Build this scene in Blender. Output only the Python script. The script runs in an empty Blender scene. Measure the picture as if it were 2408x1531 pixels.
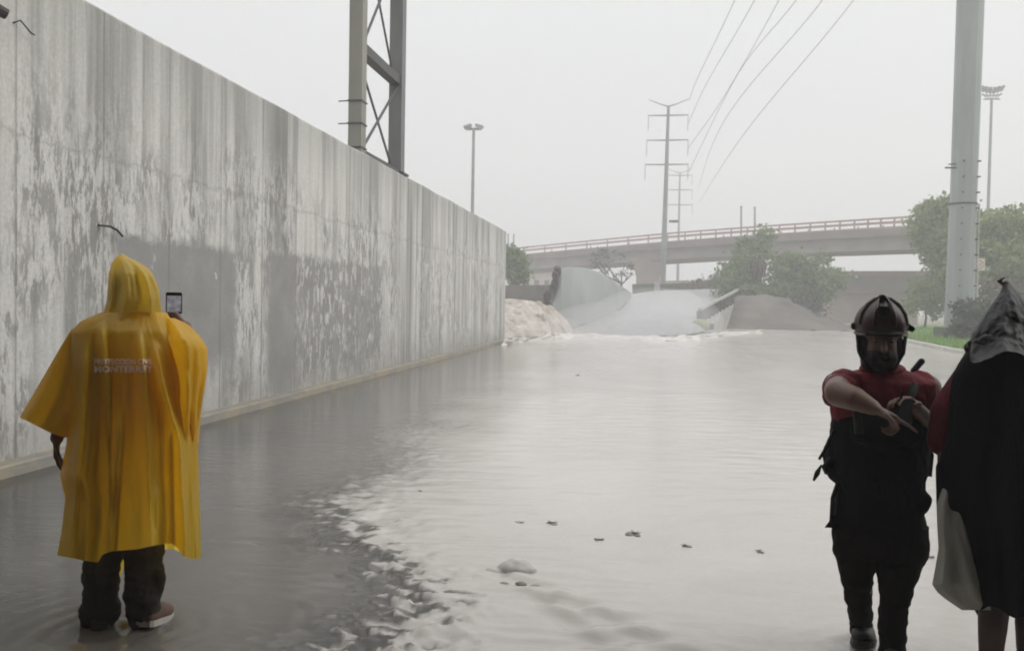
import bpy, bmesh, math, random
from mathutils import Vector, Matrix, noise
from mathutils.bvhtree import BVHTree

R = math.radians
random.seed(7)
sc = bpy.context.scene
col = sc.collection

# ------------------------------------------------------------------ camera
CAMH = 1.55
YAW, PITCH, ROLL = R(8.56), R(1.507), R(1.0)
CW, CHT, FPX = 2408.0, 1531.0, 2007.0          # measuring frame used to survey the photograph
CM = Matrix.Rotation(YAW, 3, 'Z') @ Matrix.Rotation(R(90) - PITCH, 3, 'X') @ Matrix.Rotation(ROLL, 3, 'Z')
CPOS = Vector((0, 0, CAMH))
cam = bpy.data.cameras.new('camera')
cam.lens = 36 * FPX / CW
cam.sensor_width = 36
cam.clip_start = 0.05
cam.clip_end = 3000
cam_ob = bpy.data.objects.new('camera', cam)
cam_ob.matrix_world = Matrix.Translation(CPOS) @ CM.to_4x4()
col.objects.link(cam_ob)
sc.camera = cam_ob

# ------------------------------------------------------------------ render and view
sc.view_settings.view_transform = 'Standard'
sc.view_settings.look = 'None'
sc.view_settings.exposure = 0.0
sc.view_settings.gamma = 1.0
sc.cycles.use_denoising = True
sc.cycles.max_bounces = 8
sc.cycles.volume_bounces = 1
sc.cycles.transmission_bounces = 6
sc.cycles.sample_clamp_indirect = 6
sc.cycles.filter_width = 1.9

# ------------------------------------------------------------------ overcast sky
world = bpy.data.worlds.new('World')
sc.world = world
world.use_nodes = True
wt = world.node_tree
wt.nodes.clear()
w_out = wt.nodes.new('ShaderNodeOutputWorld')
w_bg = wt.nodes.new('ShaderNodeBackground')
w_sky = wt.nodes.new('ShaderNodeTexSky')
w_sky.sky_type = 'NISHITA'
w_sky.sun_disc = False
SUN_EL, SUN_ROT = R(36), R(84)
w_sky.sun_elevation = SUN_EL
w_sky.sun_rotation = SUN_ROT
w_sky.dust_density = 4
w_hs = wt.nodes.new('ShaderNodeHueSaturation')
w_hs.inputs['Saturation'].default_value = 0.12
wt.links.new(w_sky.outputs[0], w_hs.inputs['Color'])
w_tc = wt.nodes.new('ShaderNodeTexCoord')
w_sep = wt.nodes.new('ShaderNodeSeparateXYZ')
wt.links.new(w_tc.outputs['Generated'], w_sep.inputs[0])
w_ramp = wt.nodes.new('ShaderNodeValToRGB')
w_ramp.color_ramp.elements[0].position = 0.0
w_ramp.color_ramp.elements[0].color = (0.365, 0.366, 0.370, 1)
w_ramp.color_ramp.elements[1].position = 1.0
w_ramp.color_ramp.elements[1].color = (0.98, 0.99, 1.0, 1)
e_ = w_ramp.color_ramp.elements.new(0.36)
e_.color = (0.425, 0.430, 0.434, 1)
wt.links.new(w_sep.outputs[2], w_ramp.inputs[0])
w_noise = wt.nodes.new('ShaderNodeTexNoise')
w_noise.inputs['Scale'].default_value = 2.2
w_noise.inputs['Detail'].default_value = 3
wt.links.new(w_tc.outputs['Generated'], w_noise.inputs['Vector'])
w_mr = wt.nodes.new('ShaderNodeMapRange')
w_mr.inputs['To Min'].default_value = 20.0
w_mr.inputs['To Max'].default_value = 22.2
wt.links.new(w_noise.outputs['Fac'], w_mr.inputs['Value'])
w_mul = wt.nodes.new('ShaderNodeVectorMath')
w_mul.operation = 'SCALE'
wt.links.new(w_ramp.outputs[0], w_mul.inputs[0])
wt.links.new(w_mr.outputs[0], w_mul.inputs['Scale'])
w_mix = wt.nodes.new('ShaderNodeMix')
w_mix.data_type = 'RGBA'
w_mix.inputs['Factor'].default_value = 0.93
wt.links.new(w_hs.outputs[0], w_mix.inputs['A'])
wt.links.new(w_mul.outputs[0], w_mix.inputs['B'])
wt.links.new(w_mix.outputs['Result'], w_bg.inputs['Color'])
w_bg.inputs['Strength'].default_value = 0.1
wt.links.new(w_bg.outputs[0], w_out.inputs['Surface'])

sun = bpy.data.lights.new('sun', 'SUN')
sun.energy = 1.9
sun.angle = R(60)
sun.color = (1.0, 0.97, 0.93)
sun_ob = bpy.data.objects.new('sun', sun)
sun_ob.rotation_euler = (R(90) - SUN_EL, 0, -SUN_ROT + math.pi)
sun_ob.rotation_euler = Vector((math.sin(SUN_ROT) * math.cos(SUN_EL), math.cos(SUN_ROT) * math.cos(SUN_EL), math.sin(SUN_EL))).to_track_quat('Z', 'Y').to_euler()
col.objects.link(sun_ob)


# ------------------------------------------------------------------ survey helpers
def P(u, v, d):
    """world point seen at survey pixel (u, v) at depth d metres"""
    c = Vector(((u - CW / 2) / FPX * d, -(v - CHT / 2) / FPX * d, -d))
    return CPOS + CM @ c


def G(u, v, z=0.0):
    d = CM @ Vector(((u - CW / 2) / FPX, -(v - CHT / 2) / FPX, -1))
    t = (z - CAMH) / d.z
    return CPOS + d * t


def W(u, v, x):
    d = CM @ Vector(((u - CW / 2) / FPX, -(v - CHT / 2) / FPX, -1))
    return CPOS + d * (x / d.x)


def lerp(a, b, t):
    return a + (b - a) * t


def table(tab, x):
    if x <= tab[0][0]:
        return tab[0][1]
    for (a, va), (b, vb) in zip(tab, tab[1:]):
        if x <= b:
            t = (x - a) / (b - a)
            return va + (vb - va) * t
    return tab[-1][1]


# ------------------------------------------------------------------ mesh helpers
class MB:
    def __init__(self):
        self.v, self.f = [], []

    def add(self, vs, fs):
        n = len(self.v)
        self.v += [Vector(p) for p in vs]
        self.f += [tuple(i + n for i in f) for f in fs]
        return self

    def box(self, c, s, rot=None):
        c = Vector(c)
        vs = []
        for dx in (-.5, .5):
            for dy in (-.5, .5):
                for dz in (-.5, .5):
                    p = Vector((dx * s[0], dy * s[1], dz * s[2]))
                    vs.append(c + (rot @ p if rot else p))
        return self.add(vs, [(0, 1, 3, 2), (4, 6, 7, 5), (0, 4, 5, 1), (2, 3, 7, 6), (0, 2, 6, 4), (1, 5, 7, 3)])

    def bar(self, a, b, w, h, up=(0, 0, 1)):
        a, b = Vector(a), Vector(b)
        t = (b - a).normalized()
        up = Vector(up)
        if abs(t.dot(up)) > .98:
            up = Vector((0, 1, 0))
        s = t.cross(up).normalized()
        n = s.cross(t).normalized()
        vs = []
        for p in (a, b):
            for (i, j) in ((-1, -1), (1, -1), (1, 1), (-1, 1)):
                vs.append(p + s * (i * w / 2) + n * (j * h / 2))
        return self.add(vs, [(3, 2, 1, 0), (4, 5, 6, 7), (0, 1, 5, 4), (1, 2, 6, 5), (2, 3, 7, 6), (3, 0, 4, 7)])

    def rings(self, rs, cap=True, closed=True):
        n = len(rs[0])
        vs = [p for r in rs for p in r]
        fs = []
        for i in range(len(rs) - 1):
            for j in range(n if closed else n - 1):
                k = (j + 1) % n
                fs.append((i * n + j, i * n + k, (i + 1) * n + k, (i + 1) * n + j))
        if cap:
            fs.append(tuple(range(n - 1, -1, -1)))
            fs.append(tuple((len(rs) - 1) * n + j for j in range(n)))
        return self.add(vs, fs)

    def tube(self, pts, rad, n=8, cap=True):
        pts = [Vector(p) for p in pts]
        if not hasattr(rad, '__len__'):
            rad = [rad] * len(pts)
        rs = []
        ref = None
        for i, p in enumerate(pts):
            a = pts[max(i - 1, 0)]
            b = pts[min(i + 1, len(pts) - 1)]
            t = (b - a).normalized()
            if ref is None:
                ref = Vector((0, 0, 1)) if abs(t.z) < .9 else Vector((0, 1, 0))
            s = t.cross(ref).normalized()
            ref = s.cross(t).normalized()
            rs.append([p + (s * math.cos(2 * math.pi * k / n) + ref * math.sin(2 * math.pi * k / n)) * rad[i] for k in range(n)])
        return self.rings(rs, cap)

    def cap(self, a, ra, b, rb, n=14):
        """rounded tapered limb"""
        a, b = Vector(a), Vector(b)
        t = b - a
        L = t.length
        if L < 1e-6:
            return self.ell(a, (ra, ra, ra))
        t /= L
        ref = Vector((0, 0, 1)) if abs(t.z) < .9 else Vector((0, 1, 0))
        s = t.cross(ref).normalized()
        q = s.cross(t)
        prof = []
        for k in range(1, 6):
            an = -math.pi / 2 + k * math.pi / 10
            prof.append((ra * math.sin(an), ra * math.cos(an)))
        for k in range(0, 5):
            an = k * math.pi / 10
            prof.append((L + rb * math.sin(an), rb * math.cos(an)))
        rs = [[a + t * h + (s * math.cos(2 * math.pi * j / n) + q * math.sin(2 * math.pi * j / n)) * r for j in range(n)] for h, r in prof]
        return self.rings(rs)

    def chain(self, pts, n=14):
        for (a, ra), (b, rb) in zip(pts, pts[1:]):
            self.cap(a, ra, b, rb, n)
        return self

    def ell(self, c, r, rot=None, n=16, m=10):
        c = Vector(c)
        rs = []
        for i in range(1, m):
            a = -math.pi / 2 + math.pi * i / m
            ring = []
            for j in range(n):
                b = 2 * math.pi * j / n
                p = Vector((r[0] * math.cos(a) * math.cos(b), r[1] * math.cos(a) * math.sin(b), r[2] * math.sin(a)))
                ring.append(c + (rot @ p if rot else p))
            rs.append(ring)
        return self.rings(rs)

    def prism(self, front, back):
        n = len(front)
        fs = [tuple(range(n)), tuple(range(2 * n - 1, n - 1, -1))]
        for i in range(n):
            j = (i + 1) % n
            fs.append((i, n + i, n + j, j))
        return self.add(list(front) + list(back), fs)

    def grid(self, rows):
        return self.rings(rows, cap=False, closed=False)

    def build(self, name, m, parent=None, base=None, smooth=False):
        if parent is not None:
            base = parent['_b']
        base = Vector(base) if base is not None else Vector((0, 0, 0))
        me = bpy.data.meshes.new(name)
        me.from_pydata([tuple(p - base) for p in self.v], [], self.f)
        me.materials.append(m)
        if smooth:
            me.polygons.foreach_set('use_smooth', [True] * len(me.polygons))
        me.update()
        o = bpy.data.objects.new(name, me)
        col.objects.link(o)
        if parent is not None:
            o.parent = parent
            o['_b'] = tuple(base)
        else:
            o.location = base
            o['_b'] = tuple(base)
        return o


def recalc(o):
    bm = bmesh.new()
    bm.from_mesh(o.data)
    bmesh.ops.recalc_face_normals(bm, faces=bm.faces)
    bm.to_mesh(o.data)
    bm.free()
    return o


def tag(o, label=None, cat=None, group=None, kind=None):
    if label:
        o['label'] = label
    if cat:
        o['category'] = cat
    if group:
        o['group'] = group
    if kind:
        o['kind'] = kind
    return o


def thing(name, base, label, cat, group=None):
    o = bpy.data.objects.new(name, None)
    o.location = base
    o['_b'] = tuple(base)
    col.objects.link(o)
    return tag(o, label, cat, group)


def fuse(mb, name, m, voxel, parent=None, base=None, smooth=2, fn=None):
    """melt the pieces of mb into one continuous skin"""
    o = mb.build(name, m, parent, base, True)
    recalc(o)
    md = o.modifiers.new('r', 'REMESH')
    md.mode = 'VOXEL'
    md.voxel_size = voxel
    md.use_smooth_shade = True
    if smooth:
        s = o.modifiers.new('s', 'SMOOTH')
        s.factor = .5
        s.iterations = smooth
    dg = bpy.context.evaluated_depsgraph_get()
    me = bpy.data.meshes.new_from_object(o.evaluated_get(dg))
    o.modifiers.clear()
    old = o.data
    o.data = me
    bpy.data.meshes.remove(old)
    if not me.materials:
        me.materials.append(m)
    if fn:
        b = Vector(o['_b'])
        for vt in me.vertices:
            vt.co = fn(vt.co + b, vt.normal) - b
    me.polygons.foreach_set('use_smooth', [True] * len(me.polygons))
    me.update()
    return o


def bevel(o, w=.01, seg=2):
    bm = bmesh.new()
    bm.from_mesh(o.data)
    bmesh.ops.bevel(bm, geom=[e for e in bm.edges], offset=w, segments=seg, affect='EDGES', clamp_overlap=True)
    bm.to_mesh(o.data)
    bm.free()
    return o


# ------------------------------------------------------------------ material helpers
class NT:
    def __init__(self, name):
        self.m = bpy.data.materials.new(name)
        self.m.use_nodes = True
        self.t = self.m.node_tree
        self.b = self.t.nodes['Principled BSDF']
        self.out = self.t.nodes['Material Output']
        self.tc = None

    def n(self, ty, **kw):
        nd = self.t.nodes.new('ShaderNode' + ty)
        for k, v in kw.items():
            setattr(nd, k, v)
        return nd

    def set(self, sock, v):
        if hasattr(v, 'is_output') or isinstance(v, bpy.types.NodeSocket):
            self.t.links.new(v, sock)
        elif isinstance(v, (tuple, list)) and len(v) == 3 and sock.type == 'RGBA':
            sock.default_value = (*v, 1)
        else:
            sock.default_value = v

    def pos(self):
        if self.tc is None:
            g = self.n('TexCoord')
            self.tc = g.outputs['Object']
        return self.tc

    def sc(self, s, off=(0, 0, 0)):
        mp = self.n('Mapping')
        self.set(mp.inputs['Vector'], self.pos())
        mp.inputs['Scale'].default_value = s
        mp.inputs['Location'].default_value = off
        return mp.outputs[0]

    def noise(self, s=(1, 1, 1), detail=4, rough=.55, off=(0, 0, 0), dist=0):
        nd = self.n('TexNoise')
        self.set(nd.inputs['Vector'], self.sc(s, off))
        nd.inputs['Scale'].default_value = 1
        nd.inputs['Detail'].default_value = detail
        nd.inputs['Roughness'].default_value = rough
        nd.inputs['Distortion'].default_value = dist
        return nd.outputs['Fac']

    def step(self, x, a, b, lo=0., hi=1.):
        nd = self.n('MapRange')
        self.set(nd.inputs['Value'], x)
        nd.inputs['From Min'].default_value = a
        nd.inputs['From Max'].default_value = b
        nd.inputs['To Min'].default_value = lo
        nd.inputs['To Max'].default_value = hi
        return nd.outputs[0]

    def math(self, op, a, b=0.):
        nd = self.n('Math', operation=op)
        self.set(nd.inputs[0], a)
        self.set(nd.inputs[1], b)
        return nd.outputs[0]

    def mix(self, f, a, b, mode='MIX'):
        nd = self.n('Mix', data_type='RGBA', blend_type=mode)
        self.set(nd.inputs['Factor'], f)
        self.set(nd.inputs['A'], a if not isinstance(a, tuple) else (*a, 1))
        self.set(nd.inputs['B'], b if not isinstance(b, tuple) else (*b, 1))
        return nd.outputs['Result']

    def bump(self, h, strength=.3, dist=.02):
        nd = self.n('Bump')
        nd.inputs['Strength'].default_value = strength
        nd.inputs['Distance'].default_value = dist
        self.set(nd.inputs['Height'], h)
        self.set(self.b.inputs['Normal'], nd.outputs[0])
        return nd

    def col(self, c, rough=.7, spec=.4):
        self.set(self.b.inputs['Base Color'], c if not isinstance(c, tuple) else (*c, 1))
        self.set(self.b.inputs['Roughness'], rough)
        self.set(self.b.inputs['Specular IOR Level'], spec)
        return self


def simple(name, c, rough=.7, var=.25, s=3., spec=.4, bump=0., stretch=(1, 1, 1), metal=0.):
    t = NT(name)
    n1 = t.noise((s * stretch[0], s * stretch[1], s * stretch[2]), 5, .6)
    c0 = tuple(x * (1 - var) for x in c)
    c1 = tuple(min(1, x * (1 + var)) for x in c)
    t.col(t.mix(t.step(n1, .3, .7), c0, c1), rough, spec)
    t.b.inputs['Metallic'].default_value = metal
    if bump:
        t.bump(t.noise((s * 4, s * 4, s * 4), 4, .6), bump, .02)
    return t.m


# ------------------------------------------------------------------ materials
KERB = G(480, 1000).x                 # outer face of the kerb at the wall foot
WX = KERB - .17                       # face of the long wall
WALL_Y0, WALL_Y1 = -45.0, W(1188, 700, WX).y
WALL_H = W(1100, 494, WX).z
R1 = (W(268, 550, WX), W(556, 575, WX), W(556, 860, WX))
R2 = (W(632, 592, WX), W(900, 640, WX), W(900, 850, WX))


def wall_material():
    t = NT('weathered_concrete')
    sep = t.n('SeparateXYZ')
    t.set(sep.inputs[0], t.pos())
    y, z = sep.outputs[1], sep.outputs[2]
    broad = t.noise((1, .5, .35), 3, .5)
    base = t.mix(t.step(broad, .3, .7), (.25, .245, .23), (.39, .385, .365))
    # vertical runs of old whitewash
    st1 = t.noise((1, 1.5, .10), 4, .55)
    st2 = t.noise((1, 4.6, .16), 4, .6, (0, 3.1, 0))
    white = t.math('ADD', t.math('MULTIPLY', st1, .6), t.math('MULTIPLY', st2, .5))
    wmask = t.step(white, .49, .60)
    c = t.mix(t.math('MULTIPLY', wmask, .9), base, (.60, .59, .56))
    # dark seep stains
    dk = t.noise((1, 2.4, .06), 4, .6, (0, 17, 0))
    dmask = t.step(dk, .54, .68)
    c = t.mix(t.math('MULTIPLY', dmask, .88), c, (.165, .16, .15))
    dk2 = t.noise((1, 9., .12), 3, .6, (0, 5, 2))
    c = t.mix(t.math('MULTIPLY', t.step(dk2, .60, .72), .28), c, (.15, .147, .14))
    # peeling: flakes and flecks in the lower two thirds
    zone = t.math('MULTIPLY', t.step(t.noise((1, .8, .55), 3, .6, (0, 9, 4)), .42, .58), t.step(z, 3.9, 2.9))
    fl = t.noise((1, 21, 4.6), 7, .78, (0, 1, 0), .15)
    fl2 = t.noise((1, 6.5, 2.2), 6, .7, (0, 13, 5), .4)
    fl = t.math('ADD', t.math('MULTIPLY', fl, .55), t.math('MULTIPLY', fl2, .45))
    flw = t.step(fl, .475, .515)
    pc = t.mix(flw, (.215, .21, .198), (.62, .61, .585))
    c = t.mix(t.math('MULTIPLY', zone, .72), c, pc)
    # two rectangles of grey overpaint
    edge = t.math('MULTIPLY', t.math('SUBTRACT', t.noise((1, 4, 4), 6, .75), .5), .42)
    ye, ze = t.math('ADD', y, edge), t.math('ADD', z, edge)

    def rect(r):
        y0, y1 = r[0].y, r[1].y
        z1, z0 = r[0].z, r[2].z
        m = t.math('MULTIPLY', t.step(ye, y0 - .10, y0 + .10), t.step(ye, y1 + .08, y1 - .08))
        return t.math('MULTIPLY', m, t.math('MULTIPLY', t.step(ze, z0 - .25, z0 + .2), t.step(ze, z1 + .05, z1 - .05)))
    g1 = t.mix(t.step(t.noise((1, 2, 2), 4, .6), .3, .7), (.232, .226, .219), (.298, .291, .282))
    hole = t.step(t.noise((1, 5, 2.6), 4, .65, (0, 31, 7)), .66, .69)
    c = t.mix(t.math('MULTIPLY', rect(R1), t.math('SUBTRACT', 1., hole)), c, g1)
    worn = t.step(t.noise((1, 10, 4.2), 5, .7, (0, 41, 3)), .56, .52)
    worn2 = t.math('MAXIMUM', worn, t.step(ye, R2[0].y + 1.3, R2[0].y + .9))
    c = t.mix(t.math('MULTIPLY', rect(R2), worn2), c, g1)
    # cleaner cap, dirty splash at the foot
    c = t.mix(t.step(z, .75, .05, 0, .55), c, (.23, .22, .20))
    c = t.mix(t.step(z, WALL_H - .9, WALL_H - .1, 0, .35), c, (.27, .265, .25))
    grain = t.noise((30, 30, 30), 3, .6)
    c = t.mix(t.step(grain, .3, .7, 0, .25), c, (.14, .14, .13))
    t.col(c, t.step(broad, .3, .7, .55, .8), .35)
    lift = t.math('ABSOLUTE', t.math('SUBTRACT', ze, 2.95))
    c = t.mix(t.step(lift, .035, .0, 0, .35), c, (.16, .157, .15))
    # board joints
    wv = t.math('ABSOLUTE', t.math('SUBTRACT', t.math('FRACT', t.math('DIVIDE', y, 1.22)), .5))
    jn = t.step(wv, .0, .012)
    c = t.mix(t.step(wv, .022, .004, 0, .38), c, (.17, .165, .155))
    t.set(t.b.inputs['Base Color'], c)
    h = t.math('ADD', t.math('MULTIPLY', fl, .5), jn)
    t.bump(t.math('ADD', h, t.math('MULTIPLY', st2, .6)), .45, .02)
    return t.m


M = {}
M['wall'] = wall_material()
M['dark_metal'] = simple('dark_rusty_metal', (.03, .026, .024), .6, .4, 12)
M['asphalt'] = simple('wet_asphalt', (.05, .048, .045), .35, .3, 6, .5, .3)
M['concrete'] = simple('pale_concrete', (.33, .325, .305), .75, .22, 1.2, .35, .25)
M['slab'] = simple('grey_slab_concrete', (.27, .285, .27), .75, .2, .35, .35, .25, (1, 1, .5))
M['rubble'] = simple('dark_rubble', (.075, .065, .06), .85, .5, 3, .3, .4)
M['girder'] = simple('girder_concrete', (.30, .275, .25), .8, .2, .5, .3, .2)
M['parapet'] = simple('stained_parapet', (.21, .165, .15), .8, .25, .6, .3, .2)
M['pink_rail'] = simple('faded_red_paint', (.37, .225, .205), .6, .2, 2)
M['pier'] = simple('warm_pier_concrete', (.36, .30, .26), .8, .15, .7)
M['steel_l'] = simple('galvanised_olive', (.205, .2, .165), .5, .2, 2.5, .5, .1, (1, 1, .2))
M['steel_d'] = simple('galvanised_dark', (.115, .115, .115), .45, .25, 2.5, .5, .1, (1, 1, .2))
M['brace'] = simple('dark_brace_steel', (.06, .058, .06), .55, .25, 5)
M['pole'] = simple('grey_painted_pole', (.26, .275, .275), .5, .16, 1.6, .4, .1, (1, 1, .15))
M['pylon'] = simple('pylon_steel', (.21, .22, .225), .5, .15, 1)
M['bolt'] = simple('dark_bolts', (.05, .05, .05), .6, .3, 9)
M['wire'] = simple('aluminium_wire', (.18, .18, .185), .5, .1, 1)
M['lamp'] = simple('lamp_grey', (.2, .2, .2), .5, .2, 2)
M['bark'] = simple('bark', (.09, .075, .06), .9, .35, 3, .2, .5, (1, 1, .3))
M['earth'] = simple('brown_embankment', (.125, .113, .10), .9, .35, .5, .2, .5)
M['dirt'] = simple('ground_dirt', (.19, .17, .13), .9, .35, .15, .2)
M['verge'] = simple('verge_soil', (.12, .20, .055), .9, .35, .8, .2, .4)
M['kerbpale'] = simple('kerb_concrete', (.42, .4, .37), .7, .2, 1.5)
M['found'] = simple('mossy_foundation', (.08, .09, .06), .85, .35, 2, .3, .4)
M['pinkwall'] = simple('pinkish_abutment', (.46, .37, .33), .8, .12, .3)
M['underdark'] = simple('sooty_concrete', (.20, .195, .185), .9, .3, .6, .2)
M['house'] = simple('pale_render', (.5, .44, .40), .8, .12, .5)
M['houseroof'] = simple('roof_sheet', (.3, .2, .18), .7, .2, 1)
M['glass'] = simple('dark_glass', (.03, .035, .04), .15, .2, 1)
M['signface'] = simple('sign_white', (.62, .56, .52), .5, .05, 2)
M['signred'] = simple('sign_red', (.5, .22, .19), .5, .1, 2)
M['signmark'] = simple('sign_grey_marks', (.34, .3, .28), .5, .1, 2)
M['moss_end'] = simple('mossy_barrier_end', (.2, .23, .10), .8, .25, 2)


def leaf_material(name, c0, c1, c2):
    t = NT(name)
    g = t.n('NewGeometry')
    rnd = g.outputs['Random Per Island']
    a = t.mix(t.step(rnd, 0, .6), c0, c1)
    a = t.mix(t.step(rnd, .75, 1.), a, c2)
    clump = t.noise((.55, .55, .55), 3, .6)
    a = t.mix(t.step(clump, .35, .65, 0, .5), a, c0)
    t.col(a, .55, .3)
    tr = t.n('BsdfTranslucent')
    t.set(tr.inputs[0], a)
    mx = t.n('MixShader')
    mx.inputs[0].default_value = .42
    t.t.links.new(t.b.outputs[0], mx.inputs[1])
    t.t.links.new(tr.outputs[0], mx.inputs[2])
    t.t.links.new(mx.outputs[0], t.out.inputs['Surface'])
    return t.m


M['leaf'] = leaf_material('tree_leaves', (.10, .15, .055), (.17, .25, .085), (.25, .32, .13))
M['leaf_olive'] = leaf_material('olive_leaves', (.16, .20, .075), (.25, .31, .115), (.34, .38, .18))
M['leaf_dark'] = leaf_material('dark_leaves', (.045, .06, .04), (.075, .095, .055), (.10, .12, .07))
M['leaf_dry'] = leaf_material('dry_leaves', (.10, .075, .045), (.15, .11, .065), (.19, .14, .09))
M['grass'] = leaf_material('grass_blades', (.13, .24, .05), (.20, .34, .085), (.28, .40, .13))


def water_material():
    t = NT('flood_water')
    at = t.n('Attribute', attribute_name='silt')
    silt = at.outputs['Fac']
    sw = t.noise((.35, .16, 1), 4, .6, (0, 0, 0), 1.2)
    mud = t.mix(t.step(sw, .35, .65), (.415, .39, .36), (.49, .465, .435))
    clear = t.mix(t.step(t.noise((1.2, .6, 1), 4, .6), .3, .7), (.040, .038, .034), (.066, .063, .056))
    c = t.mix(silt, clear, mud)
    t.col(c, t.step(silt, 0, 1, .06, .16), .5)
    t.b.inputs['IOR'].default_value = 1.33
    w1 = t.noise((2.2, 5.5, 1), 3, .55, (0, 0, 0), .6)
    w2 = t.noise((13, 24, 1), 3, .6, (4, 0, 0), .4)
    w3 = t.noise((34, 42, 1), 2, .6, (9, 0, 0), .2)
    sc_ = t.math('ADD', t.math('ADD', t.math('MULTIPLY', w1, 1.), t.math('MULTIPLY', w2, .26)), t.math('MULTIPLY', w3, .09))
    bn = t.bump(sc_, .28, .02)
    return t.m


def foam_material(name, c0, c1, s=1., rough=.45, bs=.12):
    t = NT(name)
    n1 = t.noise((s, s, s * .35), 5, .65, (0, 0, 0), .8)
    n2 = t.noise((s * 6, s * 6, s * 1.6), 4, .7)
    f = t.math('ADD', t.math('MULTIPLY', n1, .65), t.math('MULTIPLY', n2, .35))
    t.col(t.mix(t.step(f, .38, .62), c0, c1), rough, .4)
    t.bump(f, bs, .1)
    return t.m


M['water'] = water_material()
M['foam'] = foam_material('foaming_water', (.40, .375, .35), (.56, .535, .51), .8)
M['brown_fall'] = foam_material('brown_falling_water', (.23, .185, .14), (.48, .44, .395), 1.6, .4, .5)
M['ramp_water'] = foam_material('ramp_water', (.205, .203, .205), (.30, .298, .298), .55, .4, .5)


def cloth(name, c, rough=.8, var=.2, s=9, spec=.2):
    t = NT(name)
    n1 = t.noise((s, s, s), 4, .6)
    t.col(t.mix(t.step(n1, .3, .7), tuple(x * (1 - var) for x in c), tuple(x * (1 + var) for x in c)), rough, spec)
    t.bump(t.noise((s * 2, s * 2, s * .7), 4, .6, (2, 0, 0)), .5, .03)
    return t.m


def vinyl(name, c, trans, rough=.32, tc=None, spec=.5):
    t = NT(name)
    n1 = t.noise((5, 5, 2), 4, .6)
    a = t.mix(t.step(n1, .3, .7), tuple(x * .86 for x in c), c)
    t.col(a, rough, spec)
    t.bump(t.noise((9, 9, 3.0), 5, .6, (1, 0, 0), .8), .55, .035)
    tr = t.n('BsdfTranslucent')
    t.set(tr.inputs[0], tc if tc else a)
    mx = t.n('MixShader')
    mx.inputs[0].default_value = trans
    t.t.links.new(t.b.outputs[0], mx.inputs[1])
    t.t.links.new(tr.outputs[0], mx.inputs[2])
    t.t.links.new(mx.outputs[0], t.out.inputs['Surface'])
    return t.m


M['poncho'] = vinyl('yellow_vinyl', (.77, .55, .045), .60, .25, (.98, .70, .075))
M['hood'] = vinyl('yellow_hood_vinyl', (.78, .58, .11), .55, .25, (.95, .76, .20))
M['print'] = simple('pale_print', (.95, .80, .66), .6, .05, 30)
M['skin'] = simple('brown_skin', (.125, .066, .045), .5, .15, 20)
M['skin_dark'] = simple('dark_skin', (.055, .03, .022), .55, .15, 20)
M['trousers'] = cloth('dark_trousers', (.035, .030, .026))
M['trousers2'] = cloth('black_trousers', (.006, .005, .0045), .9, .2, 9, .08)
M['red'] = cloth('dark_red_shirt', (.115, .005, .012))
M['undershirt'] = cloth('orange_shirt', (.36, .15, .055))
M['red_dim'] = cloth('maroon_sleeve', (.07, .006, .012))
M['vest'] = cloth('black_vest', (.004, .004, .0045), .9, .2, 9, .08)
M['black'] = cloth('black_gear', (.012, .011, .012), .6)
M['helmet'] = simple('dark_red_helmet', (.030, .008, .011), .42, .2, 8, .5)
M['helmet_rim'] = simple('olive_helmet_edge', (.06, .055, .03), .4, .2, 8)
M['shoe'] = simple('dark_shoe', (.025, .023, .022), .6, .3, 20)
M['shoe_white'] = simple('white_shoe_trim', (.36, .345, .32), .5, .1, 20)
M['shoe_brown'] = simple('brown_shoe', (.10, .06, .045), .6, .2, 20)
M['phone'] = simple('phone_black', (.01, .01, .011), .25, .1, 10, .5)
M['cape'] = vinyl('black_plastic_cape', (.003, .0035, .004), .02, .8, None, .06)
M['tarp'] = vinyl('grey_tarpaulin', (.018, .0175, .018), .05, .45, None, .22)
M['bag'] = vinyl('dirty_white_plastic', (.44, .43, .38), .40, .4)
M['smudge'] = simple('smudge_grey', (.16, .15, .135), .5, .4, 15)


def screen_material():
    t = NT('phone_screen')
    sep = t.n('SeparateXYZ')
    t.set(sep.inputs[0], t.pos())
    em = t.n('Emission')
    g = t.noise((40, 40, 40), 3, .5)
    t.set(em.inputs[0], t.mix(t.step(g, .3, .7), (.16, .15, .17), (.42, .40, .44)))
    em.inputs[1].default_value = .6
    t.t.links.new(em.outputs[0], t.out.inputs['Surface'])
    return t.m


M['screen'] = screen_material()

# ================================================================== SETTING
# ground sheet, road, kerbs, verge
g = MB()
N = 40
rows = []
for i in range(N + 1):
    y = lerp(-65, 345, (i / N) ** 1.3)
    rows.append([Vector((lerp(-205, 205, j / 20), y, -.35)) for j in range(21)])
tag(g.grid(rows).build('ground', M['dirt']), kind='structure')


def kerb_x(y):
    if y < 4.5:
        return 10.6
    if y < 33.5:
        return lerp(10.6, 11.3, (y - 4.5) / 29)
    return 11.3 + (y - 33.5) * .12


ys = [-45, -20, 0, 4.5, 10, 20, 28, 33.5, 40, 46, 52, 58, 64]
tag(MB().grid([[Vector((KERB, y, -.012)), Vector((kerb_x(y), y, -.012))] for y in ys]).build('road', M['asphalt']), kind='structure')

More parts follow.
